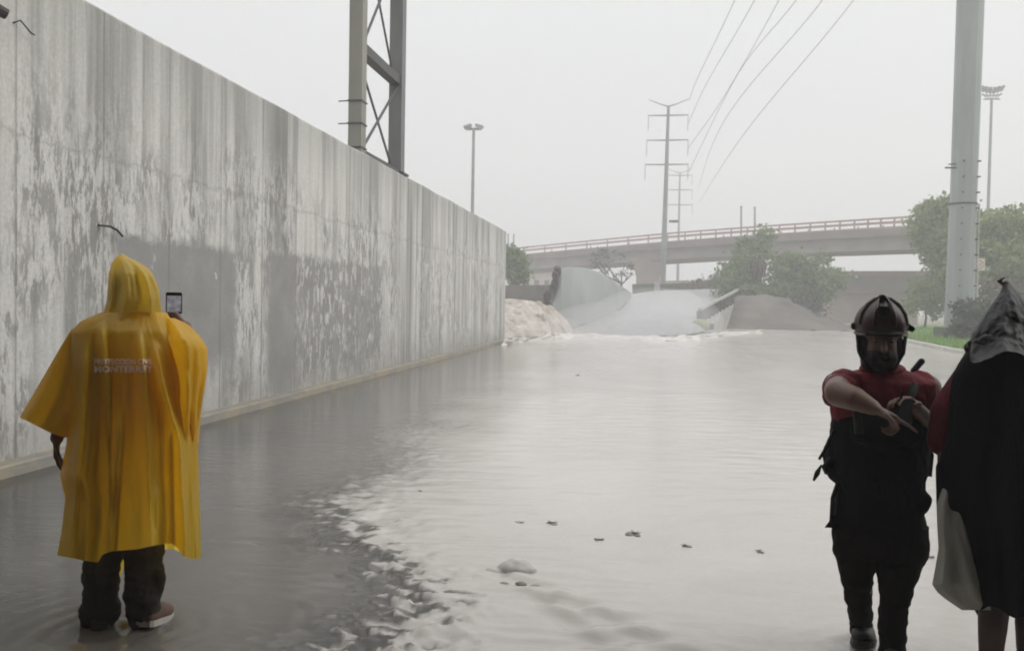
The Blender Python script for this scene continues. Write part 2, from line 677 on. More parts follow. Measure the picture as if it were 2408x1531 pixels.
# kerb with worn yellow paint at the wall foot
kt = NT('worn_yellow_kerb')
kn = kt.noise((3, 2.2, 6), 5, .7)
kt.col(kt.mix(kt.step(kn, .45, .58), (.215, .205, .185), (.285, .25, .185)), .6, .3)
k = MB()
prof = [(WX - .02, -.05), (KERB + .01, -.05), (KERB - .01, .10), (KERB - .03, .115), (WX - .02, .117)]
k.rings([[Vector((px, y, pz)) for px, pz in prof] for y in [-45 + i * (WALL_Y1 + 1.2 + 45) / 60 for i in range(61)]])
tag(recalc(k.build('kerb', kt.m)), kind='structure')

kr = MB()
yy = [4.5 + i * (66 - 4.5) / 40 for i in range(41)]
kr.rings([[Vector((kerb_x(y) + a, y, b)) for a, b in ((0, -.05), (.03, .15), (.06, .165), (.22, .165), (.22, -.05))] for y in yy])
tag(recalc(kr.build('kerb', M['kerbpale'])), kind='structure')

vg = MB()
rows = []
for y in [4.5 + i * (78 - 4.5) / 60 for i in range(61)]:
    row = []
    for j in range(40):
        x = kerb_x(y) + .22 + (j / 39) ** 1.6 * 70
        h = .14 + .5 * (j / 39) ** .8 + .06 * noise.noise((x * .6, y * .6, 0))
        row.append(Vector((x, y, h)))
    rows.append(row)
tag(vg.grid(rows).build('verge', M['verge'], smooth=True), kind='structure')

# grass blades on the near part of the verge
gb = MB()
for i in range(15000):
    y = 20 + random.random() ** .9 * 45
    x = kerb_x(y) + .2 + random.random() ** 1.5 * 14
    h = random.uniform(.10, .28) * (1.3 if noise.noise((x * .5, y * .5, 3)) > 0 else .8)
    a = random.uniform(0, 6.28)
    w = random.uniform(.02, .045)
    j = (x - kerb_x(y) - .22) / 70
    z0 = .12 + .5 * max(j, 0) ** .5 * .45
    d = Vector((math.cos(a), math.sin(a), 0)) * w
    lean = Vector((random.uniform(-.1, .1), random.uniform(-.1, .1), h))
    p = Vector((x, y, z0))
    gb.add([p - d, p + d, p + lean], [(0, 1, 2)])
tag(gb.build('grass', M['grass']), 'short bright green grass growing beside the kerb', 'grass', kind='stuff')

# ground retained behind the long wall (higher land on the left)
tr_ = MB()
rows = []
for y in [-45, -20, 0, 10, 20, 28, WALL_Y1 - .6]:
    rows.append([Vector((-80, y, 2.9)), Vector((-30, y, 3.4)), Vector((-12, y, 3.7)), Vector((WX - .55, y, 3.75)), Vector((WX - .55, y, -.3))])
rows.append([Vector((p.x, WALL_Y1 - .3, -.3)) for p in rows[-1]])
tag(tr_.grid(rows).build('terrain', M['dirt']), kind='structure')

# ------------------------------------------------------------------ long retaining wall
wall = thing('retaining_wall', (WX, WALL_Y1, 0), 'long tall concrete wall with peeling whitewash and dark streaks beside the road', 'wall')
wb = MB()
rows = []
ny = 160
for i in range(ny + 1):
    y = lerp(WALL_Y0, WALL_Y1, i / ny)
    dz = .025 * noise.noise((y * .7, 0, 0)) + .012 * noise.noise((y * 3.1, 5, 0))
    rows.append([Vector((WX, y, -.1)), Vector((WX, y, WALL_H - .03 + dz)), Vector((WX - .03, y, WALL_H + dz)), Vector((WX - .45, y, WALL_H + dz)), Vector((WX - .5, y, -.3))])
wbo = MB()
wbo.rings(rows)
o = recalc(wbo.build('wall_body', M['wall'], base=(0, 0, 0)))
# texture uses object space with its origin in the world origin, so keep the mesh there
o.parent = wall
o.matrix_parent_inverse = Matrix.Translation(-Vector(wall['_b']))
pts = [W(228, 530, WX), W(245, 533, WX), W(258, 543, WX), W(278, 556, WX)]
off = [.015, .07, .09, .05]
MB().tube([p + Vector((a, 0, 0)) for p, a in zip(pts, off)], .012, 6).build('bent_rebar', M['dark_metal'], wall)
q = W(2, 33, WX)
MB().tube([q + Vector((-.05, -.25, 0)), q + Vector((.05, -.08, -.0)), q + Vector((.08, -.03, -.02))], [.05, .05, .045], 10).build('drain_spout', M['dark_metal'], wall)
q = W(30, 55, WX)
MB().tube([q + Vector((.0, 0, 0)), q + Vector((.05, .03, .03)), q + Vector((.08, .12, -.05)), q + Vector((.05, .2, -.04))], .007, 6).build('bent_rebar', M['dark_metal'], wall)

# ------------------------------------------------------------------ underpass over the camera
up = thing('underpass', (3, 0, 0), 'dark concrete underpass deck over the wet road', 'underpass')
RY = 2.3
u_ = MB()
u_.box((2.6, RY - 20.5, 6.15), (23, 41, .9))
u_.build('deck', M['underdark'], up)
for i in range(8):
    MB().box((-3.9 + i * 1.95, RY - 20.6, 5.28), (.5, 40.6, .84)).build('girder', M['underdark'], up)
MB().box((11.5, RY - 20.6, 2.6), (.9, 40.6, 6.2)).build('side_wall', M['underdark'], up)
MB().box((WX - .24, RY - 20.6, WALL_H + .55), (.4, 40.6, 1.2)).build('side_wall', M['underdark'], up)

# ------------------------------------------------------------------ steel lattice tower on the wall
TY0, TY1 = W(833, 365, WX - .22).y + .05, W(936, 400, WX - .22).y - .05
tw = thing('lattice_column', (WX - .25, TY0, WALL_H), 'two legged steel lattice column rising from the top of the long wall', 'steel column')
TX = WX - .22
ztop = WALL_H + 9
lw = .30
MB().box((TX, TY0 + .1, (WALL_H + ztop) / 2), (lw * .9, lw * .95, ztop - WALL_H)).build('leg', M['steel_l'], tw)
MB().box((TX, TY1 - .1, (WALL_H + ztop) / 2), (lw, lw, ztop - WALL_H)).build('leg', M['steel_d'], tw)
for zc, hh in ((WALL_H + .06, .12), (W(890, 130, WX).z, .2), (W(890, 130, WX).z + 3.05, .2), (W(890, 130, WX).z + 6.1, .2)):
    MB().box((TX, (TY0 + TY1) / 2, zc), (.22, TY1 - TY0 - .2 - lw * 1.0, hh)).build('cross_beam', M['brace'], tw)
zA = W(890, 130, WX).z
for z0, z1 in ((WALL_H + .15, zA - .12), (zA + .12, zA + 2.9), (zA + 3.2, zA + 6.0)):
    a, b = TY0 + .1 + lw / 2, TY1 - .1 - lw / 2
    MB().bar((TX + .06, a, z0), (TX + .06, b, z1), .035, .05).build('brace', M['brace'], tw)
    MB().bar((TX - .06, a, z1), (TX - .06, b, z0), .035, .05).build('brace', M['brace'], tw)
for vv in (225, 280, 338):
    zz = W(845, vv, WX).z
    b = MB()
    b.box((TX, TY0 + .1, zz), (lw * 1.02, lw * 1.08, .03))
    b.bar((TX - .35, TY0 + .0, zz), (TX + .1, TY0 - .06, zz), .02, .02)
    b.build('clamp_band', M['brace'], tw)
MB().box((TX + .02, TY1 - .1, WALL_H + .03), (.42, .5, .05)).build('base_plate', M['bolt'], tw)

# ------------------------------------------------------------------ flood water sheet
edge_tab = []
for (u, v) in ((1195, 806), (1190, 850), (1060, 960), (960, 1040), (890, 1120), (840, 1200), (845, 1270), (900, 1330), (905, 1420), (915, 1531)):
    p = G(u, v)
    edge_tab.append((p.y, p.x))
edge_tab.sort()
edge_tab = [(-50., edge_tab[0][1] + .2)] + edge_tab
EDGE_MAX = edge_tab[-1][0]


def sstep(a, b, x):
    t = min(1, max(0, (x - a) / (b - a)))
    return t * t * (3 - 2 * t)


hump = G(1205, 1358)
feet = [G(236, 1489), G(350, 1478), G(2030, 1522), G(2096, 1588), G(2326, 1616)]
wv, wf, silts = [], [], []
ny, nx = 520, 400
ylist = []
for i in range(ny + 1):
    s = i / ny
    ylist.append(-3 + 6.0 * s if False else None)
# rows spaced evenly on the log of distance so near waves are fine and far ones coarse
ylist = [2.1 * (64.5 / 2.1) ** (i / ny) for i in range(ny + 1)]
ylist = [-40, -20, -8, -2, 1.2] + ylist
for y in ylist:
    xr = kerb_x(y) + .02
    ex = table(edge_tab, y) if y < EDGE_MAX else KERB - 3
    width = .35 + .045 * max(y, 0)
    wl0 = max(KERB + .15, -.92 * abs(y) - .4)
    wr0 = min(xr - .15, .52 * abs(y) + .3)
    for j in range(nx + 1):
        s = j / nx
        if s < .09:
            x = lerp(KERB + .005, wl0, s / .09)
        elif s > .91:
            x = lerp(wr0, xr, (s - .91) / .09)
        else:
            x = lerp(wl0, wr0, (s - .09) / .82)
        ex2 = ex + .35 * noise.noise((x * .4, y * .9, 1.3)) + .16 * noise.noise((x * 1.5, y * 2.4, 8)) * min(1, 8 / max(y, 1))
        d = x - ex2
        near = min(1.0, 7.0 / max(y, 2.0))
        wdt = width * (1.6 if y > 6 else .6)
        pm_ = 0.
        if y < 9:
            pm_ = math.exp(-(d / (.40 + .025 * y)) ** 2) * sstep(9, 5, y)
            d += pm_ * (.62 * noise.fractal((x * 6.5, y * 13., 11), 1., 2., 4))
            wdt = lerp(wdt, .05, pm_)
        si = max(sstep(-wdt, wdt, d), .34 * sstep(-2.6 - .1 * y, .1, d) * (1 - .85 * pm_))
        # gentle swell + churned band along the front of the sheet
        band = math.exp(-((d - .05) / (.22 + .018 * y)) ** 2) * sstep(16, 3.2, y)
        n1 = noise.fractal((x * 2.4, y * 4.6, 0), 1., 2., 3)
        n2 = noise.fractal((x * 6.5, y * 9.5, 4), 1., 2., 3)
        z = .004 * n1 * si
        z += band * (.034 * noise.ridged_multi_fractal((x * 5.2, y * 11., 2), 1., 2., 3, 1., 2.) - .034 + .018 * n2)
        z += .0035 * si * noise.noise((x * 1.1 + y * .8, y * 7.5 - x * 2.2, 3)) * sstep(1.5, 5, x + .5 * y) * near
        if 2.5 < y < 11:
            lw_b = math.exp(-((d - .5) / (.9 + .05 * y)) ** 2) * sstep(11, 5, y)
            z += .014 * lw_b * noise.ridged_multi_fractal((x * 1.3 + .25 * y, y * 7.5 - .6 * x, 6), 1., 2., 2, 1., 2.)
            if y < 3.3:
                si *= sstep(.5, 2.6, y) * .5 + .5
        elif y <= 2.5:
            si *= .5  # unseen floor under the deck darkened to cut light bounced onto the people
        # tail of ripples behind the lump
        t0 = Vector((x - hump.x, y - hump.y))
        ax = Vector((.62, -.78))
        al, ac = t0.dot(ax), t0.x * ax.y - t0.y * ax.x
        if -.1 < al < 2.4:
            wr = .05 + .12 * al
            e = math.exp(-((abs(ac) - .12 * al) / (.05 + .05 * al)) ** 2) * sstep(-.1, .12, al) * sstep(2.4, .8, al)
            z += .030 * e * math.sin(22 * al + 8 * ac + 2 * n1)
        if y < 6:
            for ft in feet:
                rr_ = math.hypot(x - ft.x, y - ft.y)
                if rr_ < 1.0:
                    z += .0045 * math.exp(-rr_ * 3.2) * math.sin(rr_ * 52 + 2 * n1)
        wv.append((x, y, .012 + z))
        silts.append(si)
ncol = nx + 1
for i in range(len(ylist) - 1):
    for j in range(nx):
        a = i * ncol + j
        wf.append((a, a + 1, a + ncol + 1, a + ncol))
me = bpy.data.meshes.new('flood_water')
me.from_pydata(wv, [], wf)
att = me.attributes.new('silt', 'FLOAT', 'POINT')
att.data.foreach_set('value', silts)
me.materials.append(M['water'])
me.polygons.foreach_set('use_smooth', [True] * len(me.polygons))
me.update()
o = bpy.data.objects.new('flood_water', me)
col.objects.link(o)
tag(o, kind='structure')
# backwater beyond the wall end and beyond the kerb line
bw = MB()
rows = []
for i in range(30):
    y = lerp(WALL_Y1 - .2, 60, i / 29)
    rows.append([Vector((lerp(-30, KERB - .02, j / 20), y, .006 + .03 * noise.noise((j * .9, y * .8, 2)))) for j in range(21)])
o = tag(bw.grid(rows).build('flood_water', M['foam'], smooth=True), kind='structure')

# ------------------------------------------------------------------ cascades
def curve_rows(top, bot, n, m, bulge, rough, seed, crest=0.):
    """sheet of water falling from the top polyline to the bottom polyline"""
    rows = []
    for i in range(n + 1):
        t = i / n
        row = []
        for j in range(m + 1):
            s = j / m * (len(top) - 1)
            k_ = min(int(s), len(top) - 2)
            a = top[k_].lerp(top[k_ + 1], s - k_)
            b = bot[k_].lerp(bot[k_ + 1], s - k_)
            p = a.lerp(b, t)
            arc = math.sin(t * math.pi) * bulge
            p = p + Vector((0, 0, arc))
            q = p * 1.0
            nn = noise.fractal((q.x * 1.4, q.y * 1.0, q.z * .6 + seed), 1., 2., 4)
            p += Vector((.3, -1, .35)) * nn * rough
            row.append(p)
        rows.append(row)
    return rows


topL = [P(1120, 700, 41), P(1180, 708, 41), P(1230, 706, 41.5), P(1270, 712, 43), P(1300, 722, 46), P(1312, 735, 48)]
botL = [P(1120, 815, 36), P(1185, 806, 37), P(1235, 799, 38), P(1285, 796, 39), P(1325, 788, 42), P(1350, 784, 46)]
fl_ = MB()
fl_.grid(curve_rows(topL, botL, 60, 90, .18, .30, 3))
backL = [p + Vector((-2, 9, .1)) for p in topL]
fl_.grid(curve_rows(backL, topL, 8, 60, .0, .12, 5))
tag(fl_.build('cascade', M['brown_fall'], smooth=True), 'brown torrent pouring out behind the far end of the wall', 'torrent', kind='stuff')

botR = [P(1325, 781, 49.5), P(1430, 790, 44), P(1540, 792, 42.5), P(1625, 786, 45), P(1668, 777, 50)]
topR = [P(1470, 694, 72), P(1540, 684, 80), P(1615, 682, 82), P(1690, 678, 83), P(1742, 692, 79)]
ra = MB()
ra.grid(curve_rows(topR, botR, 70, 90, .25, .13, 9))
tag(ra.build('ramp_water', M['ramp_water'], smooth=True), 'pale sheet of floodwater running down the curved ramp', 'floodwater', kind='stuff')
# road surface of the ramp under the water
rp = MB()
rows = []
for i in range(12):
    t = i / 11
    rows.append([topR[j].lerp(botR[j], t) + Vector((0, 0, -.55)) for j in range(5)])
tag(rp.grid(rows).build('ramp', M['asphalt']), kind='structure')

# foam line where both meet the pool
fm = MB()
path = [G(1186, 811), G(1240, 804), G(1300, 797), G(1360, 794), G(1450, 798), G(1560, 803), G(1640, 799), G(1700, 789), G(1790, 784)]
rows = []
for i in range(90):
    s = i / 89 * (len(path) - 1)
    k_ = min(int(s), len(path) - 2)
    c = path[k_].lerp(path[k_ + 1], s - k_)
    row = []
    for j in range(12):
        a = j / 11
        w = 1.1 + .5 * noise.noise((i * .2, 1, 0))
        dy = (a - .4) * w * 2.0
        h = .22 * math.sin(a * math.pi) * (.7 + .6 * noise.noise((i * .33, a * 3, 2)))
        row.append(c + Vector((.25 * noise.noise((i * .4, j, 0)), dy, .012 + max(h, -.02) if 0 < j < 11 else -.03)))
    rows.append(row)
tag(fm.grid(rows).build('foam', M['foam'], smooth=True), 'pale line of foam where the torrent meets the flooded road', 'foam', kind='stuff')

# ------------------------------------------------------------------ curved grey wing wall beside the ramp
ww = thing('wing_wall', P(1322, 778, 50), 'curved grey concrete wing wall standing in the torrent', 'wall')
cols_ = [  # u, v_top, v_bottom, depth
    (1300, 700, 722, 50.0), (1310, 655, 752, 50.0), (1320, 629, 779, 50.0), (1345, 627, 776, 50.4), (1375, 630, 770, 51.2),
    (1400, 638, 764, 52.4), (1425, 652, 754, 54.2), (1445, 666, 742, 56.4), (1462, 677, 722, 59), (1480, 688, 700, 63)]
fr, bk = [], []
mbw = MB()
rows = []
for (u, vt, vb, d) in cols_:
    row = []
    for i in range(9):
        t = i / 8
        row.append(P(u, lerp(vb, vt, t), d + .9 * t * t))
    for i in range(9):
        t = 1 - i / 8
        row.append(P(u, lerp(vb, vt, t), d + .9 * t * t) + Vector((.15, .75, 0)))
    rows.append(row)
mbw.rings(rows)
recalc(mbw.build('wall_panel', M['slab'], ww))
rb = MB()
for i in range(60):
    t = random.random()
    u = lerp(1318, 1290, min(1, t * 1.1)) if t < .55 else lerp(1296, 1284, (t - .55) / .45)
    v = lerp(630, 728, t)
    c = P(u - random.uniform(0, 8), v, 50.1 + random.uniform(0, .7))
    r = random.uniform(.10, .24)
    rb.ell(c, (r, r * .9, r * random.uniform(.6, 1.1)), Matrix.Rotation(random.uniform(0, 3), 3, 'X') @ Matrix.Rotation(random.uniform(0, 3), 3, 'Z'), 6, 4)
rb.build('broken_edge', M['rubble'], ww)
mc = MB()
for i in range(40):
    t = i / 39
    u = lerp(1335, 1470, t)
    vb = table([(c[0], c[2]) for c in cols_], u)
    d = table([(c[0], c[3]) for c in cols_], u)
    r = random.uniform(.08, .22) * (1.2 if 1360 < u < 1450 else .7)
    mc.ell(P(u, vb - 2 + random.uniform(-2, 3), d - .12), (r * 1.5, r, r * .7), Matrix.Rotation(random.uniform(0, 3), 3, 'Z'), 6, 4)
mc.build('scoured_footing', M['rubble'], ww)

# ------------------------------------------------------------------ parapet and railing of the curved ramp
rl = thing('ramp_parapet', P(1650, 776, 50), 'curved concrete parapet with open railing round the flooded ramp', 'parapet')
pp = [(1645, 757, 50), (1665, 745, 52.5), (1690, 730, 57), (1715, 716, 62), (1735, 703, 68), (1750, 692, 74), (1748, 682, 79), (1730, 673, 84), (1700, 667, 89), (1660, 663, 93), (1600, 662, 98), (1540, 664, 103)]
tops = [P(*p) for p in pp]
mb1 = MB()
rows = []
for i, p in enumerate(tops):
    a = tops[max(0, i - 1)]
    b = tops[min(len(tops) - 1, i + 1)]
    t = (b - a)
    t.z = 0
    t.normalize()
    s = Vector((t.y, -t.x, 0))
    zb = -.3 if i < 6 else p.z - 2.2
    zt = p.z - (.10 if i < 6 else -.1)
    rows.append([Vector((p.x, p.y, zb)) - s * .18, Vector((p.x, p.y, zb)) + s * .18, Vector((p.x, p.y, zt)) + s * .18, Vector((p.x, p.y, zt)) - s * .18])
recalc(mb1.rings(rows).build('parapet_wall', M['concrete'], rl))
for (a, b) in zip(tops[:6], tops[1:7]):
    h = Vector((0, 0, .72))
    MB().bar(a + h, b + h, .16, .16).build('rail', M['concrete'], rl)
    n = max(2, int((b - a).length / 1.5))
    for k_ in range(n):
        q = a.lerp(b, k_ / n)
        MB().box(q + Vector((0, 0, .28)), (.34, .34, .76)).build('post', M['rubble'], rl)
MB().ell(P(1647, 766, 49.6), (.55, .5, .42), n=14, m=8).build('rounded_end', M['moss_end'], rl)
MB().box(P(1668, 768, 49.8), (.5, .35, .34)).build('footing', M['rubble'], rl)

# low dark barrier at the top of the ramp
lb = MB()
for (a, b) in ((P(1488, 676, 84), P(1538, 675, 84)), (P(1556, 675, 85), P(1642, 672, 86)), (P(1642, 668, 87), P(1715, 660, 90))):
    lb.bar(a + Vector((0, 0, -.5)), b + Vector((0, 0, -.5)), .5, 1.6)
tag(lb.build('barrier', M['found']), 'low dark barrier along the head of the flooded ramp below the pier', 'barrier')

# ------------------------------------------------------------------ embankment on the right of the ramp
em = MB()
front = [(1700, 778), (1740, 778), (1800, 778), (1860, 777), (1920, 776), (1975, 775), (2010, 774), (2050, 775)]
topv = [(1700, 700), (1740, 694), (1800, 690), (1860, 696), (1920, 728), (1975, 762), (2010, 771), (2050, 774)]
rows = []
for kk in range(10):
    row = []
    for j in range(43):
        s = j / 42 * 7
        k_ = min(int(s), 6)
        fu = lerp(front[k_][0], front[k_ + 1][0], s - k_)
        fv = lerp(front[k_][1], front[k_ + 1][1], s - k_)
        tv = lerp(topv[k_][1], topv[k_ + 1][1], s - k_)
        base_ = G(fu, fv)
        d0 = 59.
        p0 = P(fu, fv + 2, d0)
        p1 = P(fu, tv, d0 + 6)
        p = p0.lerp(p1, kk / 7) if kk <= 7 else p1 + Vector((0, (kk - 7) * 9, .1))
        p = p + Vector((.25, .25, .28)) * noise.fractal((p.x * .5, p.y * .5, p.z), 1, 2, 3)
        row.append(p)
    rows.append(row)
tag(em.grid(rows).build('embankment', M['earth'], smooth=True), kind='structure')

# ------------------------------------------------------------------ flyover
fo = thing('flyover', P(1530, 700, 103), 'long beige road flyover with red railing crossing behind the flooded ramp', 'bridge')
ctl = [(900, 617, 152), (1050, 601, 138), (1190, 587, 125), (1380, 568, 113), (1570, 550, 103), (1720, 538.5, 96.5), (1870, 528, 91), (2010, 519, 86.5), (2140, 511, 82.5), (2330, 499, 77.5), (2600, 482, 71)]
cp = [P(*c) for c in ctl]
path = []
for i in range(len(cp) - 1):
    for k_ in range(4):
        t = k_ / 4
        p0 = cp[max(i - 1, 0)]; p1 = cp[i]; p2 = cp[i + 1]; p3 = cp[min(i + 2, len(cp) - 1)]
        path.append(.5 * ((2 * p1) + (p2 - p0) * t + (2 * p0 - 5 * p1 + 4 * p2 - p3) * t * t + (3 * p1 - p0 - 3 * p2 + p3) * t ** 3))
path.append(cp[-1])


def sweep(profile, cap=True):
    rows = []
    for i, p in enumerate(path):
        t = path[min(i + 1, len(path) - 1)] - path[max(i - 1, 0)]
        t.z = 0
        t.normalize()
        s = Vector((-t.y, t.x, 0))       # away from the camera
        rows.append([p + s * a + Vector((0, 0, b)) for a, b in profile])
    m_ = MB()
    m_.rings(rows, cap)
    return m_


recalc(sweep([(.75, -1.62), (.9, -3.05), (8.2, -3.05), (8.4, -1.62)]).build('girder', M['girder'], fo))
recalc(sweep([(0, -1.72), (0, -.92), (9.4, -.92), (9.4, -1.72), (8.5, -1.64), (.7, -1.64)]).build('deck_edge', M['parapet'], fo))
recalc(sweep([(.05, -.06), (.05, .12), (.17, .12), (.17, -.06)]).build('railing', M['pink_rail'], fo))
recalc(sweep([(.06, -.52), (.06, -.28), (.16, -.28), (.16, -.52)]).build('railing', M['pink_rail'], fo))
recalc(sweep([(9.2, -.02), (9.2, .10), (9.32, .10), (9.32, -.02)]).build('railing', M['pink_rail'], fo))
for i in range(0, len(path) - 1):
    for t in (0.,):
        q = path[i].lerp(path[i + 1], t)
        MB().box(q + Vector((.0, .1, -.45)), (.16, .16, 1.0)).build('rail_post', M['pink_rail'], fo)
        if i % 2 == 0 and t == 0:
            MB().box(q + Vector((.0, 9.2, -.45)), (.16, .16, 1.0)).build('rail_post', M['pink_rail'], fo)


def pier(u, v, d, w):
    c = P(u, v, d) + Vector((0, 3.6, 0))
    m_ = MB()
    zt = c.z
    rr = []
    for z_, ww_, dd_ in ((-.4, w * .8, 1.6), (zt - 2.2, w * .8, 1.6), (zt - .5, w * 1.12, 2.0), (zt, w * 1.15, 2.1)):
        rr.append([Vector((c.x + a * ww_ / 2, c.y + b * dd_ / 2, z_)) for a, b in ((-1, -1), (1, -1), (1, 1), (-1, 1))])
    o_ = recalc(m_.rings(rr).build('pier', M['pier'], fo))
    return bevel(o_, .12, 2)


pier(1525, 604, 103.5, 3.6)
pier(1868, 585, 91, 3.4)
pier(1120, 640, 132, 4)

# lamp posts on the flyover
def flyover_post(u, v0, v1, d, label):
    a = P(u, v1, d)
    b = P(u, v0, d)
    t = thing('bridge_post', a, label, 'post', 'slim posts rising over the flyover')
    MB().tube([a, b], [.13, .10], 8).build('shaft', M['pole'], t)
    MB().tube([b + Vector((0, 0, -.02)), b + Vector((0, 0, .12))], [.16, .05], 8).build('cap', M['bolt'], t)


flyover_post(1743, 487, 570, 100.5, 'slim grey post over the flyover, taller left one above the middle trees')
flyover_post(1775, 489, 560, 99, 'slim grey post over the flyover, right one above the middle trees')
flyover_post(1195, 552, 612, 121, 'slim post at the flyover end beside the top corner of the wall')
flyover_post(1208, 553, 612, 120, 'slim post by the flyover end, just right of its twin near the wall corner')

# lower far bridge with its pale abutment
lbr = thing('low_bridge', P(2050, 690, 92), 'low brown bridge under the flyover with pale pinkish abutment below', 'bridge')
m_ = MB()
a, b = P(1925, 641, 94), P(2290, 640, 90)
dz = Vector((0, 0, -2.25))
bkv = Vector((0, 8, 0))
m_.prism([a, b, b + dz, a + dz], [a + bkv, b + bkv, b + bkv + dz, a + bkv + dz])
recalc(m_.build('girder', M['parapet'], lbr))
MB().bar(a + Vector((0, -.1, -.12)), b + Vector((0, -.1, -.12)), .3, .5).build('deck_edge', M['pink_rail'], lbr)
m_ = MB()
a, b = P(1945, 688, 95), P(2160, 690, 93)
dz = Vector((0, 0, -3.4))
bkv = Vector((0, 5, 0))
m_.prism([a, b, b + dz, a + dz], [a + bkv, b + bkv, b + bkv + dz, a + bkv + dz])
recalc(m_.build('abutment', M['pinkwall'], lbr))

# far low wall and house under the flyover on the left
lw_ = MB()
a, b = P(1130, 672, 64), P(1312, 670, 66)
dz = Vector((0, 0, -3.2))
bkv = Vector((0, 1.2, 0))
lw_.prism([a, b, b + dz, a + dz], [a + bkv, b + bkv, b + bkv + dz, a + bkv + dz])
tag(recalc(lw_.build('garden_wall', M['earth'])), 'low brown wall behind the torrent between the long wall and wing wall', 'wall')
hs = thing('house', P(1262, 690, 160), 'pale flat roofed house seen small under the left end of the flyover', 'house')
c = P(1262, 672, 160)
m_ = MB()
m_.box(c + Vector((0, 3, .2)), (6.4, 6, 4.2))
m_.build('wall', M['house'], hs)
MB().box(c + Vector((0, 3, 2.42)), (6.9, 6.6, .24)).build('roof', M['houseroof'], hs)
for k_ in (-1.9, 0, 1.9):
    MB().box(c + Vector((k_, -.03, .5)), (.9, .1, 1.1)).build('window', M['glass'], hs)

# ------------------------------------------------------------------ masts, pylons, wires
def floodmast(u, vt, vb, d, label, n, wide):
    a, b = P(u - 3, vb, d), P(u, vt, d)
    a = Vector((b.x, b.y, 0))
    t = thing('light_mast', a, label, 'light mast')
    MB().tube([a, b], [.22, .15], 10).build('shaft', M['lamp'], t)
    MB().tube([b + Vector((-wide / 2, 0, -.1)), b + Vector((wide / 2, 0, -.1))], .09, 6).build('cross_arm', M['lamp'], t)
    return t, b


t, b = floodmast(1114, 303, 505, 90, 'slim mast with a flat pair of lamps above the long wall', 2, 1.7)
b2 = b
for sx in (-1, 1):
    rot = Matrix.Rotation(R(18) * sx, 3, 'Y')
    MB().box(b2 + Vector((sx * .62, -.1, .22)), (.85, .5, .28), rot).build('lamp_head', M['lamp'], t)
MB().box(b2 + Vector((0, 0, .0)), (1.1, .2, .12)).build('bracket', M['bolt'], t)
t, b = floodmast(2332, 232, 490, 100, 'tall floodlight mast with a cluster of lamps above the right trees', 6, 1.8)
for k_ in range(6):
    a = k_ / 5 * 2 - 1
    rot = Matrix.Rotation(R(28) * a, 3, 'Y') @ Matrix.Rotation(R(20), 3, 'X')
    MB().box(b + Vector((a * 1.05, -.15, .85 + .25 * abs(a))), (.30, .3, .75), rot).build('lamp_head', M['lamp'], t)
    MB().tube([b + Vector((a * .55, 0, .0)), b + Vector((a * 1.0, -.05, .55))], .05, 6).build('lamp_bracket', M['bolt'], t)
MB().tube([b + Vector((-1.1, 0, .45)), b + Vector((-.5, 0, .33)), b + Vector((.5, 0, .33)), b + Vector((1.1, 0, .45))], .08, 6).build('ring_arm', M['lamp'], t)


def pylon(u_top, v_top, u_bot, v_bot, d, label, k, vs, hw):
    top = P(u_top, v_top, d)
    foot = Vector((P(u_bot, v_bot, d).x, top.y, 0))
    t = thing('power_pylon', foot, label, 'power pylon')
    MB().tube([foot, foot.lerp(top, .5), top], [.36 * k, .27 * k, .16 * k], 12).build('pole', M['pylon'], t)

    def ax(z):
        return foot.lerp(top, z / top.z)
    arms = []
    for v in vs:
        z = P(u_top, v, d).z
        c = ax(z)
        s = hw * (1 + .04 * len(arms))
        m = MB()
        m.tube([c + Vector((-s, 0, .02)), c, c + Vector((s, 0, .02))], [.06, .10, .06], 8)
        m.build('cross_arm', M['pylon'], t)
        for sx in (-1, 1):
            q = c + Vector((sx * s, 0, .08))
            im = MB()
            pts_ = [q + Vector((0, 0, -.18 * i)) for i in range(11)]
            im.tube(pts_, [.02 if i % 2 else .05 for i in range(11)], 8)
            im.build('insulator', M['pylon'], t)
        arms.append(c)
    m = MB()
    m.tube([top + Vector((-hw, 0, .75)), top + Vector((-hw * .4, 0, .2)), top + Vector((0, 0, -.05)), top + Vector((hw * .4, 0, .2)), top + Vector((hw, 0, .75))], [.04, .06, .09, .06, .04], 8)
    m.build('earth_wire_arm', M['pylon'], t)
    return t, arms, top


py1, arms1, top1 = pylon(1572, 250, 1558, 660, 96, 'nearer grey power pylon with three cross arms in front of the flyover', 1., (272, 330, 387), 2.2)
c = P(1569, 521, 95.6)
MB().box(c + Vector((.7, 0, 0)), (1.0, .3, .25)).build('junction_box', M['bolt'], py1)
py2, arms2, top2 = pylon(1599, 407, 1594, 660, 150, 'farther slimmer power pylon just right of the nearer one', .8, (413, 447, 482), 2.1)

